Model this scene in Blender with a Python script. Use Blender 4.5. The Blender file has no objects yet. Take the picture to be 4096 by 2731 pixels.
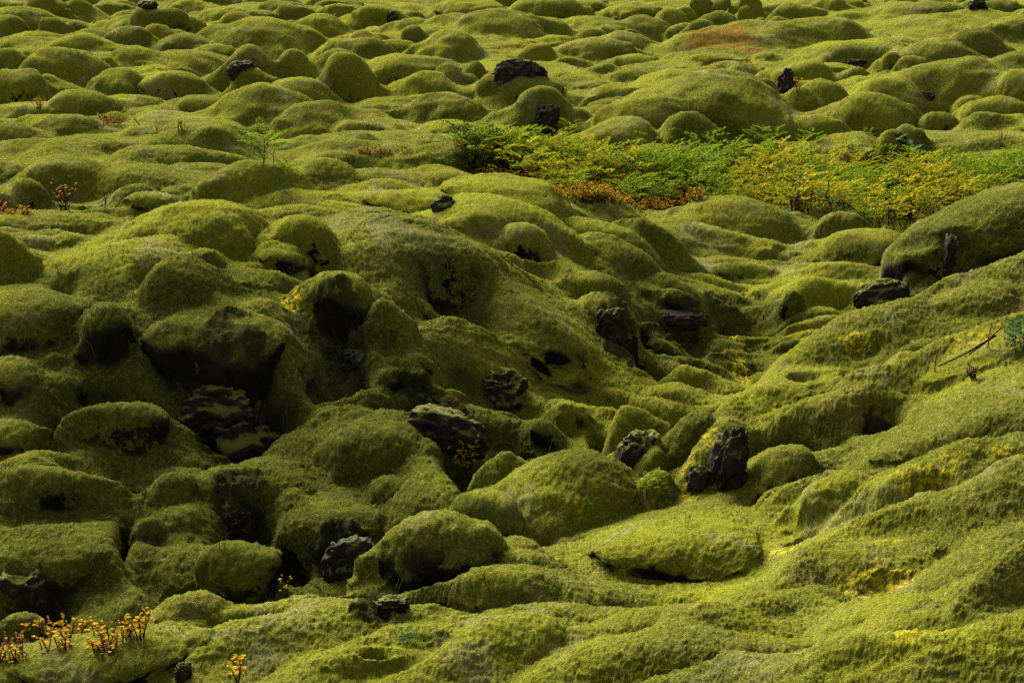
MOUND_TEXT = """
63 105 153 -8 34 112|dark round mossy boulder in the top left corner of the field
150 175 213 -2 30 104|low dark mound touching the right side of the top left corner boulder
62 90 115 17 34 70
85 125 154 32 90 118|upright dark mossy boulder with a hollow front, below the top left corner boulder
109 125 142 62 87 108
-20 40 100 20 50 60
-25 25 62 42 92 92|dark mound on the left edge beside the upright hollow boulder
150 180 208 53 74 104|small dark capped mound just right of the upright hollow boulder
154 235 287 74 112 82
302 330 425 22 80 112|long dark mossy ridge falling to the right, below the black rock at the upper left
240 300 335 45 72 65
243 300 364 66 118 102|rounded olive dome below the long dark ridge at the upper left
366 420 480 88 121 92|low mound with a dark left foot, right of the rounded olive dome
330 360 397 66 99 80
15 80 160 75 112 70
133 215 298 88 140 98|broad mound with a dark hollow in its lower front at the upper left
-40 50 170 96 133 62
55 120 224 128 202 80|wide smooth olive mound low on the upper left slope
-30 20 71 125 178 85
195 245 268 139 178 82
263 320 400 117 172 92|smooth mound with a dark left flank, left of the big cracked boulder
290 430 523 130 175 65
440 490 533 103 134 102|small pale cap mound directly left of the cracked boulder top
480 610 742 54 118 75|broad sunlit yellow-green hill behind the big cracked boulder
636 680 720 80 106 102
512 560 597 33 59 110|small dark undercut mound above the broad sunlit hill
490 535 600 18 38 65
645 672 714 10 38 104|small round dark-fronted mound near the top edge, left of middle
646 665 683 45 57 90
680 740 800 42 93 82|lumpy mound with dark crest patch right of the broad sunlit hill
486 575 640 109 205 116|big mossy boulder with a grey cracked rock face in its hollow
526 580 636 165 228 100|smaller round lump leaning on the front of the big cracked boulder
625 715 772 186 252 112|long arm of moss reaching right and down from the cracked boulder
632 670 721 121 197 108|tall rounded mound standing behind the arm of the cracked boulder
697 780 850 120 180 88
742 800 872 130 236 112|large dark dome right of the cracked boulder, black along its foot
222 280 340 170 219 88|smooth dome left of the twin-crested dome
325 400 460 158 215 88
345 420 483 170 222 102|twin-crested dome with a dark lower right side, left of the cracked boulder
240 310 383 218 261 78|pale-topped low mound below the smooth dome
-40 25 115 163 247 106|large dark mound on the left edge behind the yellow bush
70 110 160 180 213 60
103 180 280 215 272 102|round mound with black underside right of the yellow bush
388 480 558 222 273 100|low mound with black lower right front below the twin-crested dome
480 600 725 212 298 80|wide olive slope below the arm of the cracked boulder
646 740 862 241 310 82|symmetrical bright dome below the large dark dome
0 70 115 249 276 62
40 170 255 270 322 75|bright mound with a shaded right half below the yellow bush
-40 20 108 285 335 75
275 390 526 261 311 65
340 500 610 300 372 62|broad bright mound with a dark mossy patch, left of the tall green plant
-60 180 370 320 385 65
240 400 560 358 395 60
630 720 900 311 345 60
620 760 1000 337 374 55
1020 1090 1150 4 36 95
1060 1120 1190 -14 24 106|black-shadowed boulder at the top edge just left of the middle
1175 1250 1340 4 62 95|high olive mound at the top edge right of the middle
1270 1330 1370 10 52 105
826 870 922 12 50 114|mossy boulder with a small grey rock under its right lip, near the top
922 945 967 29 41 100
900 960 990 43 72 88
925 950 972 66 95 96
960 1040 1100 38 82 75
1040 1130 1250 33 95 65
1180 1200 1222 46 63 106
1270 1370 1430 46 80 88
1330 1360 1400 70 92 82
1375 1440 1500 80 115 78
1422 1445 1470 71 92 110|small smooth dark button-shaped mound near the top, right of the middle
1400 1410 1425 37 50 100
1410 1470 1515 15 45 98
1505 1540 1580 26 58 92
1430 1490 1545 44 80 80
1290 1370 1440 100 140 88
1190 1250 1282 104 150 106|round mound with a black cave on its right, above and right of the lichen rock
1260 1295 1340 132 160 110|smooth small dome directly right of the lichen-spotted lava rock
960 1030 1110 85 140 75
853 900 955 95 131 102|grooved mound with a black slot, above the black-footed ridge
775 840 900 92 140 75
800 825 862 79 103 82
840 920 1080 130 200 102|wide ridge with a black hollow beneath, left of the lichen-spotted lava rock
960 1020 1075 150 215 88
1050 1090 1130 140 205 82
895 1010 1060 178 232 75
1098 1200 1296 165 236 112|long smooth moss back just in front of the lichen-spotted lava rock
1265 1350 1410 178 215 80
1356 1420 1508 189 240 104|domed mound with dark underside behind another like it, centre right
1370 1420 1475 218 257 102|small dark-fronted mound in front of the domed mound, centre right
1110 1150 1205 213 240 92
1160 1245 1318 213 298 118|arched mossy boulder sheltering a grey rock in its hollow
1303 1330 1370 261 292 92
928 990 1080 220 270 82|bright mound with a dark left end, left of the arched boulder
940 970 1010 220 240 85
965 1030 1100 275 315 82|low mound with white speck, left of the arched boulder foot
775 860 960 270 305 65
775 880 1040 305 350 60
1075 1150 1210 296 333 98|mound with a black rocky right end at the left edge of the green plants
775 820 880 315 355 75
920 1020 1065 345 387 94|rounded mound touching the leftmost bushes of the green plant patch
1330 1440 1498 290 345 94|rounded mound poking up behind the green plants, centre right
1370 1500 1600 238 325 92|large pale olive mound behind the green plants
1530 1590 1647 262 344 112|bulging end of the large pale mound, black beneath, behind the green plants
1450 1560 1700 165 225 70
1720 1750 1790 190 253 106
1480 1620 1830 197 318 82|great smooth slope above the green plants with a dark right shoulder
1480 1560 1640 145 175 65
1405 1450 1490 158 185 75
1340 1380 1430 150 175 60
1590 1615 1635 -5 24 106
1633 1660 1690 -5 26 102
1690 1720 1745 -10 48 102
1688 1712 1732 22 66 112
1603 1655 1698 34 82 112|largest of the tightly packed round knobs near the top, right of the middle
1575 1610 1650 50 92 112|lowest left knob of the tightly packed round knobs near the top
1548 1570 1596 20 50 102
1540 1575 1605 57 85 98
1545 1590 1632 75 108 92
1725 1745 1762 48 85 102
1695 1712 1728 64 88 98
1762 1780 1822 48 82 82
1780 1810 1870 19 55 88
1865 1910 1946 -3 27 110|dark-bellied dome at the top edge, right of the packed knobs
1900 1950 2000 24 54 82
1990 2080 2200 9 51 102|wide mound with a black front left foot near the top right
1783 1815 1850 44 60 98
2195 2230 2275 7 38 88
2200 2260 2352 28 55 65
1980 2100 2270 38 78 60
2270 2330 2400 45 75 82
1600 1920 2000 55 128 72|long pale ridge with the rusty red patch at its left end
1850 2000 2075 88 147 80
1970 2010 2045 88 125 106|dark round cap above the lumpy mound, upper right
1880 1975 2030 112 147 102|lumpy mound with dark stony foot, upper right
2160 2230 2298 73 135 112|dark hooded boulder at the upper right with a black lower right side
2065 2160 2250 103 155 80
2023 2045 2072 126 157 112|small dark ball of moss at the left of a bright lumpy mound, upper right
2060 2100 2136 130 163 102
2265 2340 2420 121 165 75
1770 1860 1928 139 206 116|mossy boulder over a black rock face with a small orange plant, upper right
1920 1965 2005 147 202 104|rounded block of moss right of the boulder with the orange plant
2000 2180 2340 145 250 104|large overhanging mound around a dark cave at the upper right
2155 2180 2210 188 222 112
2180 2240 2290 188 255 106|lump of moss in the mouth of the dark cave, upper right
2250 2310 2400 165 250 106
1820 1880 1960 195 262 82
1790 1840 1875 210 262 88
1960 2010 2130 200 255 70
1912 1990 2116 220 310 110|smooth big dome with a black foot, behind the right part of the green plants
1790 1880 1966 262 326 108|round arch-shaped mound with its shaded hollow behind the green plants
2116 2165 2210 256 308 108|dark-bellied mound right of the smooth big dome
2190 2250 2372 258 325 80
2200 2290 2352 233 300 104|steep dark-sided mound at the right edge behind the green plants
1868 1950 2030 318 366 92|low flat mound rising from the green plants near a dark knob
2005 2045 2082 306 366 112|dark knob with pale stony crown among the green plants
2040 2080 2137 290 350 114|round hood of moss behind the dark knob among the green plants
2110 2230 2400 307 350 60
60 150 290 380 444 72|low ridge with shaded front behind the twiggy bush at the left
470 590 686 384 472 88|big rounded mound crowned by the tall green plant
-50 30 75 373 415 60
670 740 830 383 444 66
200 330 520 392 445 60
22 75 122 413 487 116|rough dark mossy boulder at the left edge beside the twiggy bush
-20 10 42 440 497 112
60 90 118 450 489 110
247 310 378 424 472 104|pale-rimmed mound behind a smaller twin, left of centre
278 335 398 441 489 108|small dark-fronted mound in front of its pale-rimmed twin, left of centre
290 480 613 462 600 76|broad sloping shoulder of moss below the pale-rimmed twins
590 660 726 537 628 116|drooping bulge at the right end of the broad shoulder, black beneath
-20 150 262 484 530 60
250 340 440 514 590 70
400 470 545 560 650 88
490 590 712 603 697 94|ridge tongue sloping down right to the foot of the pillar mound
113 155 210 533 565 88
-60 0 90 525 660 82
90 300 500 552 720 76|large bright mound with a dark eye-shaped hollow
250 420 550 574 770 82
135 165 195 605 654 92
-100 80 240 674 815 104|long overhanging mound at the left edge, black below
140 260 360 684 850 100
290 520 684 712 892 116|huge smooth overhanging mound left of the pillar mound, black underneath
82 125 170 775 848 100
612 700 790 495 605 100|rounded mound with a black hole at its right foot, above the pillar mound
590 680 800 472 505 60
577 700 840 442 482 66
548 620 695 682 800 82|smooth mound with a yellow streak at its right edge, left of the pillar mound
685 775 868 612 775 108|tall pillar-shaped mound with a bare black lower half
830 885 948 670 805 106|right shoulder of moss behind the tall pillar-shaped mound
868 930 1040 787 850 102|humped tongue of moss at the right foot of the pillar mound
930 1000 1090 387 420 72
775 880 950 402 440 65
775 890 950 416 470 88
955 1060 1130 409 453 82
835 990 1045 440 488 108|wedge-shaped mound with bare black rock at its right end, above centre
1030 1200 1293 416 512 112|tall hooked mound in front of the orange leaves, dark down its right side
990 1120 1270 460 545 88|smooth mound in front of the tall hooked mound
775 880 965 484 525 65
775 1050 1216 510 690 113|great arched mound at centre with a black cave below its brow
965 1015 1066 608 690 116|ball of moss sitting in the mouth of the central cave
1155 1215 1263 520 588 118|round mound with a black underside right of the great central arch
1290 1400 1480 460 512 80
1290 1440 1530 530 612 72
1410 1480 1590 505 610 82
1330 1440 1530 560 642 94|olive mound with a dark right foot, right of the great central arch
1300 1380 1446 620 706 114|hooded mound with a black hollow left of its foot, right of centre
1200 1270 1390 588 645 65
900 1190 1400 650 840 110|long mossy cliff top below the great arch, black rock face beneath
1300 1400 1484 672 800 96|steep right shoulder of the long mossy cliff, with bare black crest
1560 1690 1868 460 560 82|broad dome at the near edge of the green plants, right of centre
1860 1930 2010 480 556 84|small dome between the green plants and the cracked mound at right
1850 1910 1960 475 510 60
1500 1580 1790 510 594 76
1865 1960 2120 523 606 108|low bulging mound with black foot left of the mound with the reddish crack
1950 2330 2600 418 600 98|large mound at the right edge split by a reddish rock crack
2010 2080 2150 592 614 62
1810 1900 2060 600 650 65
1770 1850 1960 640 712 80
1770 1810 1870 655 732 94
1655 1690 1730 718 752 106|small round moss cushion alone in the dark valley
1460 1560 1690 640 722 98
1620 1720 1800 608 640 84
1500 1570 1650 672 745 95
1470 1530 1600 720 800 95
1590 1640 1700 770 830 85
1905 1930 1970 670 702 95
1480 1560 1690 840 902 84|smooth mound in the valley below the yellow flecks
1480 1560 1650 890 955 86
1490 1580 1670 950 1060 72
1660 1790 1985 850 978 108|long mound high on the right slope with black shade beneath
1960 2060 2130 800 900 70
2000 2200 2450 905 1032 104|great rolled mound on the right slope with a long black foot
1730 1840 1900 960 1012 80
1688 1790 1922 1010 1142 108|rounded mound immediately right of the standing lava pillar
1760 1950 2070 1050 1200 98|domed mound leaning over the small brown hollow, right side
1920 2080 2230 1055 1215 76
1262 1550 1822 1158 1332 103|big symmetrical bright dome in the lower middle of the photo
1770 1810 1862 1200 1224 88
1755 1950 2170 1215 1368 80|fluted green mound on the lower right slope behind the yellow patch
2130 2320 2470 1290 1415 96
1680 1800 1950 1420 1465 65
1870 1980 2150 1537 1600 75
1065 1200 1285 1264 1312 78|low pale mound with a tiny black slit, left of the big bright dome
975 1180 1281 1293 1390 98|pointed mound with a dark right side, left of the big bright dome
1230 1500 1750 1315 1372 66
1180 1280 1420 1377 1440 62
1075 1230 1320 1392 1540 90|rounded mound at the bottom middle right of the small blue-green plants
1200 1330 1440 1425 1525 76
895 980 1090 1420 1482 76
700 850 1080 1478 1565 76
1220 1450 1750 1452 1595 70
1410 1550 1700 1385 1452 82
25 240 412 1455 1605 100|smooth dome in the bottom left corner in front of the orange leaves
385 450 520 1450 1512 82
460 720 960 1378 1460 68
-30 200 330 1205 1385 106|big sagging mound on the left above the cave-like dark rock
290 345 392 1175 1262 104
330 430 475 1160 1250 84
450 530 645 1230 1397 110|large round boulder-like mound with a dark right side, lower left
310 400 500 1282 1365 82
170 240 330 1342 1405 98
-20 50 130 1400 1472 92
330 440 545 1350 1440 86
470 540 600 1398 1442 70
645 720 790 1340 1384 80
-60 40 136 812 952 108|smooth mound against the left edge, below the long overhang
30 130 236 812 922 102|rounded mound behind the left edge mound, beneath the long overhang
-60 30 150 930 1047 102|dark brown-green mound at the left edge in the lower left slope
90 300 430 905 1052 110|wide flat-topped mound left of the rugged black lava
300 390 470 876 970 92
-40 200 332 1030 1205 104|broad drooping mound below the wide flat-topped mound, lower left
325 400 480 1085 1190 94
450 580 735 1062 1200 92|mound below the rugged black lava, with a black rock on its front
700 880 1045 940 1140 92
845 885 966 1095 1195 98|small dome on the long slope in the lower middle left
850 1000 1130 1170 1335 102|large bulging dome hanging over the dark pit, lower middle left
1000 1100 1199 1120 1300 104|fluted curtain of moss right of the large bulging dome
620 760 870 1150 1292 100|mound above the grey rock in the dark pit, lower left
1090 1310 1460 1030 1240 80|broad smooth mound with a black hole at its right, in the middle of the gully
1210 1300 1420 862 990 88
1380 1440 1527 930 1072 108|rough mound with a black cave on its left, above the broad gully mound
1235 1265 1292 820 852 114|tiny flat moss-capped stone in front of the black cliff face
1015 1050 1095 860 912 106|small shaggy moss lump below the black cliff, left one
1060 1090 1130 838 872 100
1210 1245 1290 960 1012 100|small pillow of moss beside the leafy shrub hollow
870 905 945 842 896 112|small knob of moss on the dark rocks below the pillar mound
710 790 870 865 942 84|bright patch-like mound among dark rocks, left of the small knob
690 760 815 922 962 92
1050 1160 1260 1020 1200 85
1440 1500 1560 1080 1180 80
1540 1660 1820 1330 1400 82
1830 1960 2080 1180 1260 88
2060 2200 2330 1120 1220 88
2200 2300 2420 1020 1100 84
2080 2220 2400 1250 1350 86
1900 2020 2140 1360 1440 80
2120 2260 2420 1400 1480 84
1580 1720 1900 1470 1540 82
1980 2150 2350 1490 1560 82
1480 1580 1690 1400 1460 80
1890 2010 2120 850 920 86
2100 2230 2380 780 860 86
2080 2200 2352 660 740 84
"""
import bpy, bmesh, math, random
import numpy as np
random.seed(7); rng = np.random.default_rng(11)
C = bpy.context.scene.collection

# ------------------------------------------------------------------ camera
CAMZ, F, PITCH = 4.0, 4389.0, math.radians(14.03)
cp, sp = math.cos(PITCH), math.sin(PITCH)
cam_d = bpy.data.cameras.new('camera'); cam = bpy.data.objects.new('camera', cam_d); C.objects.link(cam)
cam.location = (0, 0, CAMZ); cam.rotation_euler = (math.pi/2 - PITCH, 0, 0)
cam_d.lens = 36*F/2352; cam_d.sensor_width = 36; cam_d.clip_end = 3000; cam_d.clip_start = 0.1
bpy.context.scene.camera = cam

def ray(u, v):
    xc = (u-1176)/F; yc = (784-v)/F
    return xc, cp + yc*sp, -sp + yc*cp
def on_plane(u, v, Z):
    dx, dy, dz = ray(u, v); t = (Z-CAMZ)/dz
    return dx*t, dy*t

# ------------------------------------------------------------------ lie of the land (broad relief)
CTRL = [(500,1560,.12),(900,1500,.18),(1300,1480,.22),(1700,1480,.33),(2100,1480,.5),(2352,1450,.6),(2750,1450,.75),(150,1560,-.05),(-300,1560,-.1),
(1000,1400,.12),(1300,1350,.12),(1600,1310,.1),(350,1415,-.45),(600,1400,-.55),(800,1378,-.6),(1000,1350,-.6),(100,1410,-.4),(-300,1400,-.4),(1150,1290,-.6),
(-600,1270,-0.30),(-600,1150,-0.12),(-600,1030,0.08),(-600,920,0.25),(-600,820,0.42),(-600,720,0.60),(-600,620,0.74),(-600,540,0.78),(-600,470,0.55),(-300,1270,-0.30),(-300,1150,-0.12),(-300,1030,0.08),(-300,920,0.25),(-300,820,0.42),(-300,720,0.60),(-300,620,0.74),(-300,540,0.78),(-300,470,0.55),(0,1270,-0.30),(0,1150,-0.12),(0,1030,0.08),(0,920,0.25),(0,820,0.42),(0,720,0.60),(0,620,0.74),(0,540,0.78),(0,470,0.55),(200,1270,-0.30),(200,1150,-0.12),(200,1030,0.08),(200,920,0.25),(200,820,0.42),(200,720,0.60),(200,620,0.74),(200,540,0.78),(200,470,0.55),(400,1270,-0.30),(400,1150,-0.12),(400,1030,0.08),(400,920,0.25),(400,820,0.42),(400,720,0.60),(400,620,0.74),(400,540,0.78),(400,470,0.55),(600,1270,-0.30),(600,1150,-0.12),(600,1030,0.08),(600,920,0.25),(600,820,0.42),(600,720,0.60),(600,620,0.74),(600,540,0.78),(600,470,0.55),(800,1270,-0.30),(800,1150,-0.12),(800,1030,0.08),(800,920,0.25),(800,820,0.42),(800,720,0.60),(800,620,0.74),(800,540,0.78),(800,470,0.55),(1000,1270,-0.30),(1000,1150,-0.12),(1000,1030,0.08),(1000,920,0.25),(1000,820,0.42),(1000,720,0.60),(1000,620,0.74),(1000,540,0.78),(1000,470,0.55),(1150,1150,-0.18),(1150,1030,0.06),(1150,920,0.20),(1150,820,0.34),(1150,720,0.48),(1150,620,0.59),(1150,540,0.62),(1150,470,0.44),(1270,1150,-0.26),(1270,1030,0.04),(1270,920,0.14),(1270,820,0.23),(1270,720,0.33),(1270,620,0.41),(1270,540,0.43),(1270,470,0.30),
(1400,1160,-.5),(1370,1080,-.45),(1380,1000,-.35),(1400,920,-.2),(1420,840,-.05),(1420,760,.1),(1400,680,.25),(1400,600,.4),(1400,520,.35),
(1500,1000,-.5),(1600,900,-.4),(1570,780,-.35),(1650,680,-.2),(1800,620,-.1),(1620,580,.1),(2000,620,-.08),(2150,615,-.08),
(1850,830,-.3),(2100,740,-.2),(2352,690,-.1),(2700,690,0),(1650,1060,-.3),
(1450,1185,-.1),(1660,950,.22),(1760,850,.4),(1850,770,.6),(2080,650,.85),(2352,565,1.0),(2700,470,1.3),
(2352,1000,.7),(2352,1250,.65),(2352,800,.85),(2000,1100,.35),(2000,900,.5),(1800,1010,.28),(1720,1190,.0),(1520,1300,.0),(2000,1300,.35),(1800,1380,.2),(2750,1100,.8),
(0,380,.1),(300,380,.1),(600,380,.1),(900,380,.1),(1200,380,.05),(0,330,0),(600,330,0),(1200,330,0),(1500,450,-.05),(2000,430,-.1),(2352,430,-.1),(1500,350,-.05),(2000,350,-.1),
(0,200,0),(800,200,0),(1500,200,0),(2352,200,0),(0,0,.1),(1176,0,.1),(2352,0,.3),(-600,500,.1),(-600,100,.1),(3000,300,.3),(3000,50,.4)]
_cu, _cl, _cz = [], [], []
for u, v, z in CTRL:
    if 450 < v < 1425 and u < 1700 and not (z > 0 and v > 1340): z *= 1.3 if z > 0 else 1.6
    x, y = on_plane(u, v, z); _cu.append(x/y); _cl.append(math.log(y)); _cz.append(z)
_cu, _cl, _cz = map(np.array, (_cu, _cl, _cz))
def macro(x, y):
    x = np.asarray(x, float); y = np.asarray(y, float)
    y = np.maximum(y, .5); a = x/y; l = np.log(y)
    sw = np.full(a.shape, 2e-3); sz = np.zeros(a.shape)
    for k in range(len(_cz)):
        w = np.exp(-((a-_cu[k])/.034)**2*.5 - ((l-_cl[k])/.062)**2*.5)
        sw += w; sz += w*_cz[k]
    return sz/sw
def hit_macro(u, v, off=0.0):
    dx, dy, dz = ray(u, v)
    t = np.linspace(6, 160, 5000); x, y, z = dx*t, dy*t, CAMZ+dz*t
    m = macro(x, y)+off; b = np.nonzero(z < m)[0]
    i = b[0] if len(b) else len(t)-1
    return x[i], y[i], m[i]-off

# ------------------------------------------------------------------ the sampling grid of the ground
RES = 1.0
def build_axis():
    y = [4.5]
    while y[-1] < 650:
        yy = y[-1]
        r = .00125 if 6.8 < yy < 62 else (.004 if yy < 110 else .02)
        y.append(yy*(1+r/RES))
    a0 = .285; n = int(920*RES); fine = np.linspace(-a0, a0, n)
    out = a0+np.cumsum(np.geomspace(.0008, .016, 110))
    return np.array(y), np.concatenate([-out[::-1], fine, out])
YS, AS = build_axis()
NR, NC = len(YS), len(AS)
A2, Y2 = np.meshgrid(AS, YS); X2 = A2*Y2
print('grid', NR, NC, NR*NC)

def vnoise(x, y, seed, z=None):
    """smooth lattice noise in [-1,1]"""
    r = np.random.default_rng(seed); N = 256
    tab = r.uniform(-1, 1, (N, N)).astype(np.float32)
    xi = np.floor(x); yi = np.floor(y); fx = (x-xi).astype(np.float32); fy = (y-yi).astype(np.float32)
    xi = xi.astype(np.int64) & 255; yi = yi.astype(np.int64) & 255
    x1 = (xi+1) & 255; y1 = (yi+1) & 255
    fx = fx*fx*fx*(fx*(fx*6-15)+10); fy = fy*fy*fy*(fy*(fy*6-15)+10)
    a = tab[xi, yi]; b = tab[x1, yi]; c = tab[xi, y1]; d = tab[x1, y1]
    return (a+(b-a)*fx)*(1-fy) + (c+(d-c)*fx)*fy

Z0 = macro(X2, Y2)
def mpp_(y, z=0): return (y*cp+(CAMZ-z)*sp)/F
# ------------------------------------------------------------------ mounds
MOUNDS = []
for line in MOUND_TEXT.strip().splitlines():
    s, _, lab = line.partition('|'); t = s.split()
    MOUNDS.append([float(q) for q in t[:6]] + [lab.strip() or None])
# further mounds beyond the edges of the view and past the far end, at random
for k in range(420):
    side = random.random()
    if side < .36: u, v = random.uniform(-2600, -90), random.uniform(-150, 1500)
    elif side < .72: u, v = random.uniform(2460, 4950), random.uniform(-150, 1500)
    else: u, v = random.uniform(-200, 2550), random.uniform(-160, -14)
    s = (v+330)/900.
    w = random.uniform(45, 120)*(s+.15); h = w*random.uniform(.3, .5)
    MOUNDS.append([u-w, u+random.uniform(-.4, .4)*w, u+w, v-h, v, random.choice([70, 85, 95, 105, 110]), None])
# little mounds filling in between the large ones
EXPL = [m_[:5] for m_ in MOUNDS if m_[6]]
for k in range(900):
    u, v = random.uniform(-60, 2420), random.uniform(0, 1)**1.1*1300
    if u > 1150 and v > 1230-(u-1150)*.6 and random.random() < .75: continue
    s = (v+330)/900.
    w = random.uniform(34, 100)*(s+.1)*(.75 if v > 700 else 1); h = w*random.uniform(.24, .40)
    if any(q[0]+.12*(q[2]-q[0]) < u < q[2]-.12*(q[2]-q[0]) and q[3]-.1*h < v < q[4]+.55*h for q in EXPL): continue
    if 1040 < u < 2400 and 372 < v < 540+(40 if u > 1250 else 0) and h > 18: continue
    MOUNDS.append([u-w, u+random.uniform(-.3, .5)*w, u+w, v-h*(1.25 if v < 360 else 1), v, random.choice([80, 92, 98, 104] if v < 480 else [75, 85, 92]), None])

def hummocks(x, y, cx, cy, seed, amp_lo=.35):
    """closely packed domes with creases between them, 0..1"""
    r = np.random.default_rng(seed); N = 128
    jx = r.uniform(.12, .88, (N, N)); jy = r.uniform(.12, .88, (N, N)); am = r.uniform(amp_lo, 1, (N, N)); ra = r.uniform(.75, 1.15, (N, N))
    gx = x/cx; gy = y/cy; ix = np.floor(gx).astype(np.int64); iy = np.floor(gy).astype(np.int64)
    out = np.full(x.shape, 0.0); ss = np.full(x.shape, 1e-6); k = 26.
    for a in (-1, 0, 1):
        for b in (-1, 0, 1):
            qx = (ix+a) % N; qy = (iy+b) % N
            d2 = (gx-(ix+a)-jx[qx, qy])**2+(gy-(iy+b)-jy[qx, qy])**2
            h = am[qx, qy]*(1-d2/ra[qx, qy]**2*1.1)
            w = np.exp(np.clip(k*h, -60, 40)); out += w*h; ss += w
    return np.clip(out/ss, -.35, 1)
_wx = .35*vnoise(X2*.7, Y2*.7, 71); _wy = .35*vnoise(X2*.7+5, Y2*.7, 72)
_far = np.clip((Y2-14)/12, 0, 1)
_cal = 1-.55*np.clip((A2*F+1176-1250)/300, 0, 1)*np.clip((13.5-Y2)/1.5, 0, 1)
BIL = (.42*hummocks(X2+_wx, Y2+_wy, 2.4, 1.6, 73)*_far+.26*hummocks(X2+_wx, Y2+_wy, 1.35, .95, 75)*(1-_far))*_cal+.05*hummocks(X2+_wx*.5, Y2+_wy*.5, .7, .6, 74)-(.62*_far+.24*(1-_far))*(.4+.6*_cal)
_md = np.clip((A2*F+1176-1020)/80, 0, 1)*np.clip((Y2-19.8)/1.2, 0, 1)*np.clip((27.2-Y2)/1.5, 0, 1)      # the level floor of the plant hollow
BIL = BIL*(1-_md)+np.clip(BIL, -.13, -.03)*_md
KAP = 0.0036*np.clip(Y2, 7, 90)
S = np.exp(BIL/KAP); SZ = S*(Z0+BIL); SX = np.zeros_like(Z0); SY = np.zeros_like(Z0)
BEST = Z0+BIL+0.012; OWN = np.full(Z0.shape, -1, np.int32)
INFO = []
def profile(t, th):
    thr = math.radians(th)
    c0 = math.cos(thr)
    z = (np.cos(np.minimum(t, 1)*thr)-c0)/(1-c0)
    slope = math.sin(thr)*thr/(1-c0)
    z = np.where(t > 1, -(t-1)*max(slope, .8)*1.3, z)
    R = math.sin(thr) if th < 90 else 1.0
    r = np.sin(np.minimum(t, 1)*thr)/R
    r1 = math.sin(thr)/R
    back = r1+(np.minimum(t, 1.6)-1)/.6*(1.6-r1)
    r = np.where(t > 1, back, r)
    return z, r
for mi, (uL, uP, uR, vT, vB, th, lab) in enumerate(MOUNDS):
    fr = 1+.34*min(max((620-vB)/200, 0), 1); uL = uP-(uP-uL)*fr; uR = uP+(uR-uP)*fr; vT = vB-(vB-vT)*(1+(fr-1)*.9)
    if vB > 480 and uP < 1480 and lab: uL = uP-(uP-uL)*1.22; uR = uP+(uR-uP)*1.18
    px, py, pz = hit_macro(uP, vB)
    depth = py*cp+(CAMZ-pz)*sp; m = depth/F
    rl = max((uP-uL)*m, .03); rr = max((uR-uP)*m, .03); rm = (rl+rr)/2
    if py > 22: th = min(th, 101)
    ry = .85*min(rm, 1.6*min(rl, rr))
    for it in range(4):
        yc = py+ry; xc = px*yc/py
        zb = float(macro(xc, yc))
        _, dy, dz = ray(uP, vT); zr = CAMZ+dz/dy*yc
        Hc = zr-zb; sl = (CAMZ-zr)/yc
        lim = .5 if th < 90 else .66
        if yc < 13.5: lim = .9 if th < 90 else .78
        if sl*ry > lim*Hc: ry = max(lim*max(Hc, .03)/sl, .38*rm)
        else: break
    Hc = max(Hc, .04); h = math.sqrt(max(Hc*Hc-(sl*ry)**2, (.45*Hc)**2))
    INFO.append((xc, yc, zb, rl, rr, ry, h))
    if th >= 98 and rm > .12 and lab is not None or th >= 98 and yc < 20:
        # the apron of moss from which the mound rises
        ay = yc+.55*ry; T = 1.0; bx = 2.1*rm; by = 2.0*max(ry, .6*rm)
        j0, j1 = np.searchsorted(YS, [ay-by, ay+by]); yl = max(ay-by, 1)
        i0, i1 = np.searchsorted(AS, [min((xc-bx)/yl, (xc-bx)/(ay+by)), max((xc+bx)/yl, (xc+bx)/(ay+by))])
        if j1 > j0 and i1 > i0:
            s_ = (slice(j0, j1), slice(i0, i1))
            t = np.sqrt(((X2[s_]-xc)/bx)**2+((Y2[s_]-ay)/by)**2)*(1+.2*vnoise(X2[s_]*1.3/rm*.5+mi, Y2[s_]/rm*.5, 7))
            zz = Z0[s_]+h*(.55*(.5+.5*np.cos(np.pi*np.minimum(t, 1)))-.25*np.minimum(t, 1.2))
            w = np.where(t < 1, np.exp(np.clip((zz-Z0[s_])/np.minimum(KAP[s_], .13*h+.004), -30, 60)), 0)
            S[s_] += w; SZ[s_] += w*zz
            b = (t < .8) & (zz > BEST[s_]); BEST[s_] = np.where(b, zz, BEST[s_]); OWN[s_] = np.where(b, mi, OWN[s_])
    T = 2.0
    j0, j1 = np.searchsorted(YS, [yc-ry*T, yc+ry*T])
    if j1 <= j0: continue
    ylo = max(yc-ry*T, 1)
    amin = min((xc-rl*T)/ylo, (xc-rl*T)/(yc+ry*T)); amax = max((xc+rr*T)/ylo, (xc+rr*T)/(yc+ry*T))
    i0, i1 = np.searchsorted(AS, [amin, amax])
    if i1 <= i0: continue
    sl_ = (slice(j0, j1), slice(i0, i1))
    x = X2[sl_]; y = Y2[sl_]; dx = x-xc; dy = y-yc
    # wobble the outline so that no mound is a clean ellipse
    wf = 1.1/max(rm, ry)
    wob = 1+.22*vnoise(x*wf+mi*3.1, y*wf, 5)+.12*vnoise(x*wf*2.4, y*wf*2.4+mi, 6)+.04*vnoise(x*wf*6, y*wf*6+mi, 8)
    qx = dx/np.where(dx < 0, rl, rr)*wob; qy = dy/ry*wob
    t = np.sqrt(qx*qx+qy*qy); msk = t < T
    zs, r = profile(t, th)
    tb = t/1.75
    zb_ = np.where(tb < 1, .5+.5*np.cos(np.pi*np.minimum(tb, 1))-.02, -.02-(tb-1)*2.5)
    cf = -qy/np.maximum(t, 1e-4); sf = qx/np.maximum(t, 1e-4)
    def sst(a, b, v):
        v = np.clip((v-a)/(b-a), 0, 1); return v*v*(3-2*v)
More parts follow.
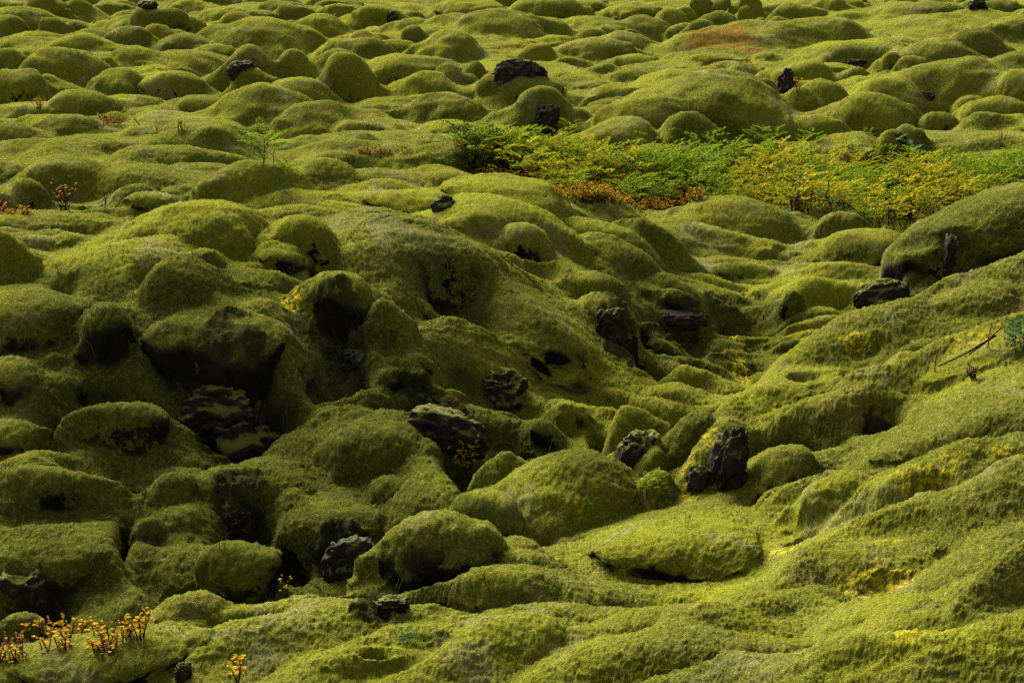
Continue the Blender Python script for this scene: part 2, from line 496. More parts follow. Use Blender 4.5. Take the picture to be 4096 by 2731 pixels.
    st_ = min(max((th-78)/22, 0), 1)
    wfr = sst(-.45, .5, cf)*(.65+.35*st_)
    wR = sst(.1, .9, sf)*min(max((th-92)/20, 0), 1)*.75; wL = sst(.1, .9, -sf)*min(max((th-100)/20, 0), 1)*.3
    wfr = np.maximum(wfr, np.maximum(wR, wL))
    z = zb_+(zs-zb_)*wfr; r = t+(r-t)*wfr
    zz = Z0[sl_]+h*z
    ff = min(max((yc-20)/8, 0), 1); kap = np.minimum(KAP[sl_]*(1.3+.6*ff), (.17+.08*ff)*h+.004)
    w = np.where(msk, np.exp(np.clip((zz-Z0[sl_])/kap, -30, 60)), 0)
    # softmax is accumulated relative to the broad relief
    k = np.where(t > 1e-4, (r-t)/np.maximum(t, 1e-4), 0)
    S[sl_] += w; SZ[sl_] += w*zz; SX[sl_] += w*k*dx; SY[sl_] += w*k*dy
    b = msk & (zz > BEST[sl_])
    BEST[sl_] = np.where(b, zz, BEST[sl_]); OWN[sl_] = np.where(b, mi, OWN[sl_])
# long backs of moss that run from mound to mound: crest points (u, v, height m, half width px), steep on the far side
RIDGES = [
 [(690,915,.12,60),(800,925,.20,80),(900,965,.30,95),(980,1010,.38,100),(1040,1105,.40,95),(1120,1180,.34,90),(1190,1235,.2,60)],
 [(1225,905,.10,50),(1300,880,.22,60),(1390,925,.34,65),(1460,970,.34,60),(1515,1020,.2,45)],
 [(860,690,.42,60),(915,735,.32,55),(955,790,.24,50),(1030,850,.12,40)],
 [(190,520,.12,50),(330,525,.2,70),(440,560,.28,80),(540,620,.28,75),(690,645,.14,50)],
 [(240,560,.2,80),(380,578,.34,110),(470,610,.40,110),(530,690,.38,110),(600,745,.30,100),(675,810,.2,70)],
 [(-60,820,.25,70),(40,820,.3,80),(95,850,.3,75),(135,905,.2,50)],
 [(120,815,.2,50),(180,835,.25,60),(235,905,.12,40)],
 [(-40,1040,.2,90),(120,1035,.28,90),(240,1060,.32,90),(325,1150,.25,80),(380,1240,.15,60)],
 [(270,1180,.2,50),(330,1175,.25,55),(385,1250,.12,40)],
 [(-40,1215,.2,80),(150,1210,.3,95),(260,1235,.32,90),(320,1330,.25,80),(390,1380,.1,60)],
 [(560,1075,.2,80),(660,1110,.3,85),(740,1160,.28,80),(860,1225,.2,70)],
 [(950,705,.2,60),(1080,690,.3,90),(1190,655,.38,100),(1300,665,.38,90),(1375,700,.3,70)],
 [(780,560,.15,70),(900,540,.3,110),(1030,515,.42,120),(1130,545,.42,100),(1200,620,.28,70),(1240,690,.1,40)],
 [(600,665,.15,60),(690,650,.2,60),(770,615,.4,60)],
 [(1570,1100,.08,45),(1630,1010,.22,60),(1680,910,.32,75),(1800,810,.38,90),(1950,730,.36,90),(2090,660,.30,80),(2250,600,.26,80),(2400,560,.25,80)],
 [(1690,940,.2,60),(1800,880,.34,80),(1920,860,.36,80),(2050,800,.36,80),(2200,740,.36,80),(2380,700,.34,80)],
 [(1760,1330,.08,60),(1830,1250,.18,80),(1960,1170,.22,90),(2120,1110,.22,100),(2370,1060,.2,100)],
 [(1880,1200,.08,50),(1950,1110,.2,60),(2060,1040,.22,80),(2200,1020,.2,90),(2370,990,.18,80)],
 [(2140,1415,.06,50),(2210,1350,.18,60),(2300,1290,.24,70),(2420,1220,.26,80)],
 [(1760,1180,.06,50),(1810,1095,.16,60),(1920,1055,.18,60),(2030,1060,.1,50)],
 [(1230,1545,.08,60),(1320,1455,.16,70),(1440,1405,.18,80),(1640,1390,.16,90),(1850,1340,.1,80)],
 [(2010,960,.08,50),(2100,920,.2,70),(2230,895,.22,80),(2380,880,.2,80)],
 [(1560,1345,.06,40),(1700,1345,.1,50),(1850,1345,.12,60),(2100,1370,.14,80),(2380,1410,.12,80)],
 [(400,1520,.06,50),(520,1440,.14,60),(680,1390,.18,70),(840,1380,.16,70),(980,1378,.12,60),(1100,1410,.08,60)],
 [(660,1540,.06,60),(760,1480,.16,80),(900,1440,.18,80),(1050,1420,.16,80),(1180,1385,.12,80),(1400,1370,.12,90)],
 [(880,1530,.1,60),(1000,1480,.2,80),(1130,1410,.28,90),(1250,1400,.26,80),(1340,1450,.15,60)],
 [(1500,1560,.1,90),(1700,1500,.14,110),(1900,1470,.16,120),(2150,1440,.16,120),(2400,1400,.16,120)],
 [(-60,330,.2,90),(200,335,.22,110),(380,375,.18,100),(560,395,.1,80)],
 [(200,305,.15,90),(400,300,.25,110),(560,305,.25,110),(640,345,.15,80)],
 [(1050,60,.3,90),(1200,95,.35,100),(1330,140,.35,90),(1400,185,.2,70)],
 [(1590,110,.3,80),(1750,88,.4,110),(1920,58,.6,120),(2050,90,.45,110),(2200,110,.3,90),(2400,130,.3,90)],
 [(1440,215,.3,90),(1560,170,.5,120),(1680,180,.5,110),(1770,225,.35,80)],
 [(-40,85,.2,80),(120,90,.35,100),(260,110,.4,90),(380,160,.3,80)],
 [(960,190,.3,80),(1060,150,.4,90),(1180,120,.3,90)],
]
for pts in RIDGES:
    W = []
    for (u, v, h, rp) in pts:
        h *= .72 if (v < 1000 or u < 1450) else 1.15; rp *= .9 if (v < 1000 or u < 1450) else .82; x, y, z = hit_macro(u, v, h); W.append((x, y, h, rp*mpp_(y, z)))
    rmax = max(w_[3] for w_ in W)*2.4
    ylo = min(w_[1] for w_ in W)-rmax; yhi = max(w_[1] for w_ in W)+rmax
    xlo = min(w_[0] for w_ in W)-rmax; xhi = max(w_[0] for w_ in W)+rmax
    j0, j1 = np.searchsorted(YS, [ylo, yhi]); yl = max(ylo, 1)
    i0, i1 = np.searchsorted(AS, [min(xlo/yl, xlo/yhi), max(xhi/yl, xhi/yhi)])
    if j1 <= j0 or i1 <= i0: continue
    s_ = (slice(j0, j1), slice(i0, i1)); x = X2[s_]+.10*vnoise(X2[s_]*2.1, Y2[s_]*2.1, 95); y = Y2[s_]+.10*vnoise(X2[s_]*2.1, Y2[s_]*2.1, 96)
    bd = np.full(x.shape, 1e9); bh = np.zeros(x.shape)
    for (xa, ya, ha, ra), (xb, yb, hb, rb) in zip(W[:-1], W[1:]):
        ex, ey = xb-xa, yb-ya; L2 = ex*ex+ey*ey; t = np.clip(((x-xa)*ex+(y-ya)*ey)/L2, 0, 1)
        qx_ = x-(xa+ex*t); qy_ = y-(ya+ey*t); d = np.sqrt(qx_**2+qy_**2); L = math.sqrt(L2)
        side = (ex*qy_-ey*qx_)/L/np.maximum(d, 1e-6)           # +1 on the far side
        r = (ra+(rb-ra)*t)*(1.35-.6*side); q = d/r
        b = q < bd; bd = np.where(b, q, bd); bh = np.where(b, ha+(hb-ha)*t, bh)
    zz = Z0[s_]+bh*(.5+.5*np.cos(np.pi*np.minimum(bd/1.5, 1)))-.08*np.maximum(bd-1.2, 0)-.015
    w = np.where(bd < 2.3, np.exp(np.clip((zz-Z0[s_])/(KAP[s_]*1.2), -30, 60)), 0)
    S[s_] += w; SZ[s_] += w*zz
Z = SZ/S; DX = SX/S; DY = SY/S
del S, SZ, SX, SY
HGT = Z-Z0

# pits and hollows pressed into the ground: u, v, half width px, half height px, depth m
PITS = [(350,640,42,22,.30),(150,645,35,16,.12),(748,570,30,20,.2),(930,655,40,35,.18),(1085,640,60,25,.18),(2030,915,40,32,.30),(1400,1105,35,22,.22),
 (1385,980,28,50,.3),(1150,960,60,50,.2),(280,1200,22,50,.3),(120,980,40,25,.2),(1840,1190,28,16,.2),(480,322,30,9,.08),(235,370,14,9,.12),(945,180,40,18,.15),
 (1630,135,20,8,.12),(2150,220,40,22,.2),(1270,1290,12,5,.06),(1120,1538,30,10,.1),(1240,292,30,14,.1),(860,1490,35,12,.1),(1470,1440,55,8,.05),(1990,795,45,10,.07),
 (1830,885,30,10,.08),(300,872,140,22,.42),(560,888,110,20,.45),(772,795,66,36,.35),(1170,845,150,34,.38),(940,905,60,26,.3),(540,960,80,55,.25),(560,1170,60,45,.3),(790,1290,75,45,.35),(80,1345,66,45,.35),(1080,655,80,26,.3),(1500,730,80,30,.2),(1840,972,120,12,.3),(2150,1032,140,12,.3),(2190,600,110,22,.4),(150,925,70,14,.25),(230,1060,110,14,.25),(640,1240,60,30,.25),(1010,1335,90,16,.3),(560,1390,80,14,.3),(1250,590,40,12,.2),(700,630,60,14,.25),(1420,900,60,30,.3),(1235,1215,40,20,.2),(1850,1240,40,18,.2),(1560,1342,190,7,.10),(1700,700,110,26,.26),(1560,720,80,26,.3),(1500,800,50,30,.3),(1620,770,60,16,.26),(1580,860,70,18,.25),(1600,930,60,18,.25),(1900,665,60,14,.2),(1290,1215,50,16,.25),(1075,1050,55,60,.35),(700,235,25,12,.15),(1700,640,25,6,.06)]
HOL = np.zeros_like(Z)
for (u, v, wu, wv, dep) in PITS:
    x, y, z = hit_macro(u, v+wv*.5, .1); m = (y*cp+(CAMZ-z)*sp)/F
    rx = wu*m; dl = (CAMZ-z)/y; rY = max(wv*m/dl*.55, rx*.5)
    sel_j = slice(*np.searchsorted(YS, [y-rY*2.2, y+rY*2.2]))
    xx = X2[sel_j]; yy = Y2[sel_j]
    q = ((xx-x)/rx)**2+((yy-y)/rY)**2+.5*vnoise(xx*2.3, yy*2.3, 97)
    g_ = np.exp(-np.clip(q, 0, None)**1.5*.9); Z[sel_j] -= dep*g_
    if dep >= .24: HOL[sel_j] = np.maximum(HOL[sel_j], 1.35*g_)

# the hollow worn under each overhanging mound
for mi, (xc, yc, zb, rl, rr, ry, h) in enumerate(INFO):
    th = MOUNDS[mi][5]
    if th < 100 or yc > 55: continue
    x = xc+.15*(rr-rl); y = yc-ry*1.0; rx = .62*(rl+rr)*.8; rY = .32*ry+.04; dep = (.26+.24*min((th-100)/14, 1))*h
    s_j = slice(*np.searchsorted(YS, [y-rY*2, y+rY*2])); i_s = slice(*np.searchsorted(AS, [(x-rx*1.6)/(y+rY if x > rx*1.6 else max(y-rY*2, 1)), (x+rx*1.6)/(max(y-rY*2, 1) if x > -rx*1.6 else y+rY)]))
    q = ((X2[s_j, i_s]-x)/rx)**2+((Y2[s_j, i_s]-y)/rY)**2
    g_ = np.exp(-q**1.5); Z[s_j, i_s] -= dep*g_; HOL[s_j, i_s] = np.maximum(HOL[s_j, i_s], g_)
# folds, lumps and shaggy tussocks of the moss itself, pushed straight out of the surface
def normals(P):
    du = np.empty_like(P); dv = np.empty_like(P)
    du[:, 1:-1] = P[:, 2:]-P[:, :-2]; du[:, 0] = P[:, 1]-P[:, 0]; du[:, -1] = P[:, -1]-P[:, -2]
    dv[1:-1] = P[2:]-P[:-2]; dv[0] = P[1]-P[0]; dv[-1] = P[-1]-P[-2]
    N = np.cross(du, dv); N /= np.maximum(np.linalg.norm(N, axis=-1, keepdims=True), 1e-9)
    return N
P = np.stack([X2+DX, Y2+DY, Z], -1)
N0 = normals(P)
qx = P[..., 0]+.35*Z; qy = P[..., 1]*.8+1.15*Z
wx = .25*vnoise(qx*.9, qy*.9, 21); wy = .25*vnoise(qx*.9, qy*.9, 22)
far = np.clip(Y2/14, .8, 1.8)
n = .040*vnoise(qx*1.3+wx, qy*1.3+wy, 31)*far
n += .015*(.4-np.abs(vnoise(qx*2.2+wx*2, qy*3.2+wy*2, 32)))*far
n += .008*vnoise(qx*4.1+wx, qy*5, 33)*far
n += .006*(.4-np.abs(vnoise(qx*8+wx*5, qy*12+wy*5, 34)))*far
near = np.clip((36-Y2)/20, .25, 1)
kb = np.clip(.5-N0[..., 1]*N0[..., 2]*4, 0, 1); qy2 = P[..., 1]*.8-1.15*Z; qx2 = P[..., 0]+9.3
pm = np.clip(vnoise(qx*.9+3, qy*.9, 39)*1.8+.15, 0, 1)
n += near*pm*.008*(.45-np.abs(vnoise(qx*13+wx*8, qy*15, 37)))
n += near*.005*(kb*vnoise(qx*19, qy*23, 35)+(1-kb)*vnoise(qx2*19, qy2*23, 35))
n += near*.005*(kb*vnoise(qx*43, qy*47, 36)+(1-kb)*vnoise(qx2*43, qy2*47, 36))
P += N0*n[..., None]
NRM = normals(P); NRMZ = N0[..., 2]
fz = rng.uniform(-1, 1, Z.shape)*.5+kb*vnoise(qx*95, qy*80, 51)+(1-kb)*vnoise(qx2*95, qy2*80, 51)
P += NRM*(fz*(.0045+.00010*np.clip(Y2, 0, 40)))[..., None]
def locate(u, v):
    """point of the finished ground seen at a pixel, from the nearest surface along that ray"""
    dx, dy, dz = ray(u, v)
    t = np.linspace(7, 90, 6000); x, y, z = dx*t, dy*t, CAMZ+dz*t
    jj = np.clip(np.searchsorted(YS, y), 0, NR-1); ii = np.clip(np.searchsorted(AS, x/y), 0, NC-1)
    b = np.nonzero(z < Z[jj, ii])[0]; i = b[0] if len(b) else len(t)-1
    return x[i], y[i], Z[jj[i], ii[i]]
def ground_z(x, y):
    j = min(max(np.searchsorted(YS, y), 0), NR-1); i = min(max(np.searchsorted(AS, x/y), 0), NC-1)
    return float(Z[j, i])
def mpp(y, z=0): return (y*cp+(CAMZ-z)*sp)/F
# ------------------------------------------------------------------ painted cover: patches of bare lava, yellow moss, red moss (world-space areas)
def patch(attr, u, v, wu, wv, strength, tilt=0.0):
    x, y, z = locate(u, v); m = mpp(y, z); dl = (CAMZ-z)/y
    rx = wu*m; rY = max(wv*m/max(dl, .12)*.7, rx*.35)
    s = slice(*np.searchsorted(YS, [y-rY*2.5, y+rY*2.5]))
    dx = P[s][..., 0]-x; dy = P[s][..., 1]-y
    dx2 = dx+tilt*dy
    q = (dx2/rx)**2+(dy/rY)**2+.9*vnoise(P[s][..., 0]*5/max(rx, .2)*.4, P[s][..., 1]*5/max(rx, .2)*.4, 61)
    attr[s] = np.maximum(attr[s], strength*np.clip(1.5-q, 0, 1))
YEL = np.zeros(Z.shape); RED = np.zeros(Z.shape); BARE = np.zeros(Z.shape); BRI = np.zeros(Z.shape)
for a in [(668,684,22,9,1),(1700,850,26,45,.75),(1690,780,14,14,.7),(1960,795,30,14,.75),(1780,1270,45,14,.9),(2000,1350,90,26,.75),(2120,1100,70,26,.7),(1330,1175,12,8,.8),
          (1640,1010,30,25,.6),(1590,1100,25,20,.6),(2040,1235,30,8,.6),(2250,1060,60,12,.4),(1280,1290,10,8,.6),(2100,1480,45,16,.5),(2230,775,60,12,.5),(1550,1160,60,12,.5)]:
    patch(YEL, *a)
for a in [(1650,108,75,14,1),(1725,112,30,10,.9)]: patch(RED, *a)
for a in [(300,880,170,18,1),(560,890,120,22,1),(520,940,90,60,1.7),(540,1170,70,40,1.7),(800,1270,70,35,1.7),(775,810,70,25,1.6),(900,850,60,30,.7),(990,960,110,40,1.7),
          (1150,880,120,60,.95),(1300,840,90,60,.95),(1420,770,40,50,1.6),(1560,720,80,28,1.5),(1650,690,50,16,1.4),(1500,800,45,28,1.5),(1380,990,45,50,.9),(880,970,60,30,.6),(60,1330,80,55,.8),(840,1410,80,22,1.8),
          (1620,1080,60,60,.6),(1090,1050,70,55,.7),(700,1340,110,45,.7),(900,1360,110,25,.8),(1500,920,40,20,.35),(1650,640,40,12,.6),(1100,640,80,30,.6),(2180,560,60,50,.4),(380,1050,60,25,.6)]:
    patch(BARE, *a)
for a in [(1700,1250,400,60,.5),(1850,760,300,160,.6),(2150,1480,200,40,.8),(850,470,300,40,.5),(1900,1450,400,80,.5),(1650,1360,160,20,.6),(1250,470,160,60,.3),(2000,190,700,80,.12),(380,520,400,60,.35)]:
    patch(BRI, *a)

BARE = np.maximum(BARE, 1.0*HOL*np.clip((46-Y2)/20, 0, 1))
SHD = np.zeros(Z.shape)  # shade of the gully, valley and left bank, painted into the moss colour
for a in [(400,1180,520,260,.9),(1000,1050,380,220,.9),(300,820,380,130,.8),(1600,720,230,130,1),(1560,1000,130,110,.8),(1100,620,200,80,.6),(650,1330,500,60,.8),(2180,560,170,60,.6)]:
    patch(SHD, *a)
# laid-open lava is rugged
_b = np.clip((BARE-.75)*1.3, 0, 1); _r = .4-np.abs(vnoise(qx*5+wx*4, qy*6, 81)); _r2 = .4-np.abs(vnoise(qx*14+wx*9, qy*15, 82)); _r3 = vnoise(qx*33, qy*35, 83)
P += NRM*(_b*(.07*_r+.045*_r2+.012*_r3))[..., None]
# ------------------------------------------------------------------ materials
def newmat(name):
    m = bpy.data.materials.new(name); m.use_nodes = True; nt = m.node_tree; nt.nodes.clear()
    return m, nt, nt.nodes, nt.links
def mixc(N, L, fac, a, b, mode='MIX'):
    n_ = N.new('ShaderNodeMix'); n_.data_type = 'RGBA'; n_.blend_type = mode
    for s, v in ((n_.inputs[0], fac), (n_.inputs[6], a), (n_.inputs[7], b)):
        if isinstance(v, (tuple, float, int)): s.default_value = v if not isinstance(v, tuple) else (*v, 1)
        else: L.new(v, s)
    return n_.outputs[2]
def noise(N, L, co, scale, detail=3, rough=.55, dist=0.0):
    n_ = N.new('ShaderNodeTexNoise'); n_.inputs['Scale'].default_value = scale; n_.inputs['Detail'].default_value = detail
    n_.inputs['Roughness'].default_value = rough; n_.inputs['Distortion'].default_value = dist; L.new(co, n_.inputs['Vector']); return n_.outputs['Fac']
def ramp(N, L, v, lo, hi):
    n_ = N.new('ShaderNodeMapRange'); n_.inputs[1].default_value = lo; n_.inputs[2].default_value = hi; n_.interpolation_type = 'SMOOTHSTEP'
    L.new(v, n_.inputs[0]); return n_.outputs[0]
def math_(N, L, op, a, b=0.0, clamp=False):
    n_ = N.new('ShaderNodeMath'); n_.operation = op; n_.use_clamp = clamp
    for s, v in ((n_.inputs[0], a), (n_.inputs[1], b)):
        if isinstance(v, (int, float)): s.default_value = v
        else: L.new(v, s)
    return n_.outputs[0]

def moss_material():
    m, nt, N, L = newmat('moss')
    geo = N.new('ShaderNodeNewGeometry'); co = geo.outputs['Position']
    def attr(nm):
        a = N.new('ShaderNodeAttribute'); a.attribute_name = nm; return a.outputs['Fac']
    big = noise(N, L, co, .55, 3); mid = noise(N, L, co, 2.3, 4, .6, .6); sm = noise(N, L, co, 9, 4, .65); fine = noise(N, L, co, 70, 3, .7); vfine = noise(N, L, co, 210, 2, .7)
    c = mixc(N, L, ramp(N, L, big, .38, .64), (.068, .073, .0045), (.138, .142, .0058))
    c = mixc(N, L, math_(N, L, 'MULTIPLY', ramp(N, L, mid, .50, .74), .75), c, (.132, .106, .022))
    c = mixc(N, L, math_(N, L, 'MULTIPLY', ramp(N, L, sm, .56, .74), .45), c, (.045, .050, .010))
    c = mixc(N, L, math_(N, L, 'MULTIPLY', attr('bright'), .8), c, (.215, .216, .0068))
    c = mixc(N, L, math_(N, L, 'MULTIPLY', ramp(N, L, noise(N, L, co, 1.35, 5, .65, .8), .54, .68), .75), c, (.160, .145, .058))
    # shade of the gully and banks, painted in as a darker green
    c = mixc(N, L, math_(N, L, 'MULTIPLY', ramp(N, L, attr('gully_shade'), 0, .9), .92), c, mixc(N, L, ramp(N, L, mid, .4, .65), (.032, .037, .0030), (.066, .072, .0042)))
    # pale dry tips standing among the shoots, dark gaps between them
    fine2 = noise(N, L, co, 27, 3, .7)
    tip = math_(N, L, 'MULTIPLY', math_(N, L, 'ADD', ramp(N, L, fine, .46, .68), ramp(N, L, fine2, .48, .68)), .62, True)
    tip = math_(N, L, 'MULTIPLY', tip, math_(N, L, 'SUBTRACT', 1.0, math_(N, L, 'MULTIPLY', attr('gully_shade'), .45)))  # pale tips fade where that shade is painted
    c = mixc(N, L, math_(N, L, 'MULTIPLY', tip, .50), c, (.34, .335, .058))
    gap = ramp(N, L, vfine, .52, .32)
    c = mixc(N, L, math_(N, L, 'MULTIPLY', gap, .50), c, (.022, .024, .006))
    yel = math_(N, L, 'MULTIPLY', attr('yellow'), ramp(N, L, noise(N, L, co, 26, 3, .7), .46, .58), True)
    c = mixc(N, L, yel, c, (.46, .36, .008))
    red = math_(N, L, 'MULTIPLY', attr('red'), ramp(N, L, sm, .3, .6), True)
    c = mixc(N, L, red, c, (.15, .070, .012))
    # bare lava and soil: where it is laid open, and on undersides where moss does not grow
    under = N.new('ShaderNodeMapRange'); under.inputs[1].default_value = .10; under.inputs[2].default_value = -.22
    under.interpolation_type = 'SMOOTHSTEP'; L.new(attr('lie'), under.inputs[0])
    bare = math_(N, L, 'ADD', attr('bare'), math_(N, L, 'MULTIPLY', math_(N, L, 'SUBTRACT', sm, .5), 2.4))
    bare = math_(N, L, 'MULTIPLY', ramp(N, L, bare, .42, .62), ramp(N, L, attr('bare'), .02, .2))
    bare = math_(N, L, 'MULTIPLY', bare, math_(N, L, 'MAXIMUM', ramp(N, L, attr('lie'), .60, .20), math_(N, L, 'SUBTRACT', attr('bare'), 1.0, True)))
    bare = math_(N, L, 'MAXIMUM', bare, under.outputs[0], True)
    rock = mixc(N, L, ramp(N, L, mid, .4, .6), (.009, .0088, .0085), (.020, .014, .011))
    rock = mixc(N, L, math_(N, L, 'MULTIPLY', ramp(N, L, fine, .60, .72), .3), rock, (.06, .06, .055))
    c = mixc(N, L, bare, c, rock)
    b = N.new('ShaderNodeBsdfPrincipled'); L.new(c, b.inputs['Base Color']); b.inputs['Roughness'].default_value = .95
    b.inputs['Specular IOR Level'].default_value = .0
    b.inputs['Sheen Roughness'].default_value = .45; b.inputs['Sheen Tint'].default_value = (.85, .88, .40, 1)
    sw = math_(N, L, 'MULTIPLY', math_(N, L, 'SUBTRACT', 1.0, bare), .05); L.new(sw, b.inputs['Sheen Weight'])
    bsum = math_(N, L, 'ADD', math_(N, L, 'MULTIPLY', fine, 1.0), math_(N, L, 'MULTIPLY', vfine, .6))
    bsum = math_(N, L, 'ADD', bsum, math_(N, L, 'MULTIPLY', sm, 1.4))
    bp = N.new('ShaderNodeBump'); bp.inputs['Strength'].default_value = .9; bp.inputs['Distance'].default_value = .030; L.new(bsum, bp.inputs['Height'])
    L.new(bp.outputs[0], b.inputs['Normal'])
    o = N.new('ShaderNodeOutputMaterial'); L.new(b.outputs[0], o.inputs[0]); return m
MOSS = moss_material()

def lava_material(name='lava', base=(.0125, .0098, .0078), lich=.10, red=0.0, green=.75):
    m, nt, N, L = newmat(name)
    geo = N.new('ShaderNodeNewGeometry'); co = geo.outputs['Position']
    a = noise(N, L, co, 6, 5, .65, .4); f = noise(N, L, co, 45, 4, .7)
    c = mixc(N, L, ramp(N, L, a, .35, .65), base, tuple(q*2.2 for q in base))
    c = mixc(N, L, math_(N, L, 'MULTIPLY', ramp(N, L, noise(N, L, co, 11, 4, .7), .55, .66), lich), c, (.13, .14, .125))
    if red: c = mixc(N, L, math_(N, L, 'MULTIPLY', ramp(N, L, a, .35, .5), red), c, (.15, .07, .045))
    nz = N.new('ShaderNodeSeparateXYZ'); L.new(geo.outputs['Normal'], nz.inputs[0])
    g = math_(N, L, 'ADD', nz.outputs['Z'], math_(N, L, 'MULTIPLY', math_(N, L, 'SUBTRACT', a, .5), 2.0))
    c = mixc(N, L, math_(N, L, 'MULTIPLY', ramp(N, L, g, .35, .75), green), c, (.105, .110, .016))
    b = N.new('ShaderNodeBsdfPrincipled'); L.new(c, b.inputs['Base Color']); b.inputs['Roughness'].default_value = .9; b.inputs['Specular IOR Level'].default_value = .06
    bp = N.new('ShaderNodeBump'); bp.inputs['Strength'].default_value = 1; bp.inputs['Distance'].default_value = .04
    L.new(math_(N, L, 'ADD', a, math_(N, L, 'MULTIPLY', f, .5)), bp.inputs['Height']); L.new(bp.outputs[0], b.inputs['Normal'])
    o = N.new('ShaderNodeOutputMaterial'); L.new(b.outputs[0], o.inputs[0]); return m
LAVA = lava_material(); LAVA_LICHEN = lava_material('lichen_spotted_lava', lich=.55, green=.3); LAVA_RED = lava_material('rusty_lava', red=.8, green=0)
LAVA_BARE = lava_material('bare_brown_lava', base=(.017, .012, .009), lich=.03, green=0.0)
LAVA_MOSSY = lava_material('mossy_lava', green=1.0, lich=.15)
LAVA_BROWN = lava_material('brown_lava', base=(.017, .012, .009), lich=.05, green=.9)

def leaf_material(name, c1, c2, trans=.35, scale=9.0):
    m, nt, N, L = newmat(name)
    geo = N.new('ShaderNodeNewGeometry')
    c = mixc(N, L, ramp(N, L, noise(N, L, geo.outputs['Position'], scale, 3), .35, .65), c1, c2)
    oi = N.new('ShaderNodeAttribute'); oi.attribute_name = 'tone'
    c = mixc(N, L, math_(N, L, 'MULTIPLY', oi.outputs['Fac'], .55), c, tuple(min(1, q*1.5) for q in c2))
    b = N.new('ShaderNodeBsdfPrincipled'); L.new(c, b.inputs['Base Color']); b.inputs['Roughness'].default_value = .7
    b.inputs['Specular IOR Level'].default_value = .0
    t = N.new('ShaderNodeBsdfTranslucent'); L.new(c, t.inputs['Color'])
    mx = N.new('ShaderNodeMixShader'); mx.inputs[0].default_value = trans; L.new(b.outputs[0], mx.inputs[1]); L.new(t.outputs[0], mx.inputs[2])
    o = N.new('ShaderNodeOutputMaterial'); L.new(mx.outputs[0], o.inputs[0]); return m
LF_GREEN = leaf_material('bright_green_leaf', (.070, .125, .008), (.125, .160, .009), .25)
LF_LIME = leaf_material('yellow_green_leaf', (.150, .160, .008), (.240, .200, .010), .25)
LF_BLUE = leaf_material('blue_green_leaf', (.022, .070, .026), (.038, .095, .036), .25)
LF_DARK = leaf_material('deep_green_leaf', (.012, .030, .007), (.024, .045, .008), .2)
LF_ORANGE = leaf_material('orange_leaf', (.27, .115, .008), (.36, .20, .012), .2, scale=20)
LF_YELLOW = leaf_material('yellow_leaf', (.24, .17, .010), (.18, .11, .009), .2, scale=20)
LF_BROWN = leaf_material('withered_leaf', (.060, .026, .012), (.11, .050, .022), .2, scale=20)
STEM = leaf_material('brown_stem', (.020, .012, .008), (.040, .024, .015), 0)
STRAW = leaf_material('straw', (.09, .065, .028), (.14, .105, .05), .1)
STEM_G = leaf_material('green_stem', (.05, .08, .02), (.09, .12, .03), 0)

# ------------------------------------------------------------------ mesh helpers
def link_mesh(name, V, FQ, mat, parent=None, smooth=True, attrs=None, loc=(0, 0, 0), tri=False):
    me = bpy.data.meshes.new(name); V = np.asarray(V, np.float32)-np.asarray(loc, np.float32)
    FQ = np.asarray(FQ, np.int32); k = FQ.shape[1]
    me.vertices.add(len(V)); me.vertices.foreach_set('co', V.ravel())
    me.loops.add(FQ.size); me.loops.foreach_set('vertex_index', FQ.ravel())
    me.polygons.add(len(FQ)); me.polygons.foreach_set('loop_start', np.arange(0, FQ.size, k, dtype=np.int32))
    if smooth: me.polygons.foreach_set('use_smooth', np.ones(len(FQ), bool))
    for nm, vals in (attrs or {}).items():
        a = me.attributes.new(nm, 'FLOAT', 'POINT'); a.data.foreach_set('value', np.asarray(vals, np.float32))
    me.update(calc_edges=True); me.validate(verbose=False)
    if mat: me.materials.append(mat)
    o = bpy.data.objects.new(name, me); C.objects.link(o)
    if parent is not None:
        o.parent = parent; o.location = (0, 0, 0)
        # a part's mesh is given in its thing's own space
        o.location = tuple(np.asarray(loc)-np.asarray(parent.location))
    else: o.location = loc
    return o
def tag(o, label=None, cat=None, group=None, kind=None):
    if label: o['label'] = label
    if cat: o['category'] = cat
    if group: o['group'] = group
    if kind: o['kind'] = kind
    return o
def empty(name, loc):
    o = bpy.data.objects.new(name, None); C.objects.link(o); o.location = loc; o.empty_display_size = .1; return o

# ------------------------------------------------------------------ ground and mounds: the surface is cut where one mound meets the next
PF = P.reshape(-1, 3)
AT = {'yellow': YEL.ravel(), 'red': RED.ravel(), 'bare': BARE.ravel(), 'bright': BRI.ravel(), 'lie': NRMZ.ravel(), 'gully_shade': SHD.ravel()}
idx = np.arange(NR*NC).reshape(NR, NC)
quads = np.stack([idx[:-1, :-1], idx[:-1, 1:], idx[1:, 1:], idx[1:, :-1]], -1)
fown = OWN[:-1, :-1]
lab_ids = [i for i, mm in enumerate(MOUNDS) if mm[6]]
isl = np.zeros(len(MOUNDS)+1, bool); isl[lab_ids] = True
def emit(name, mask, loc=(0, 0, 0), sub=None):
    q = quads[mask] if sub is None else quads[sub][mask]
    if len(q) < 20: return None
    ids, inv = np.unique(q.ravel(), return_inverse=True)
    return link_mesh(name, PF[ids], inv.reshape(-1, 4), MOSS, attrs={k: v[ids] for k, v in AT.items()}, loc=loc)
g = emit('moss_ground', ~isl[fown]); tag(g, kind='structure')
THING = {}
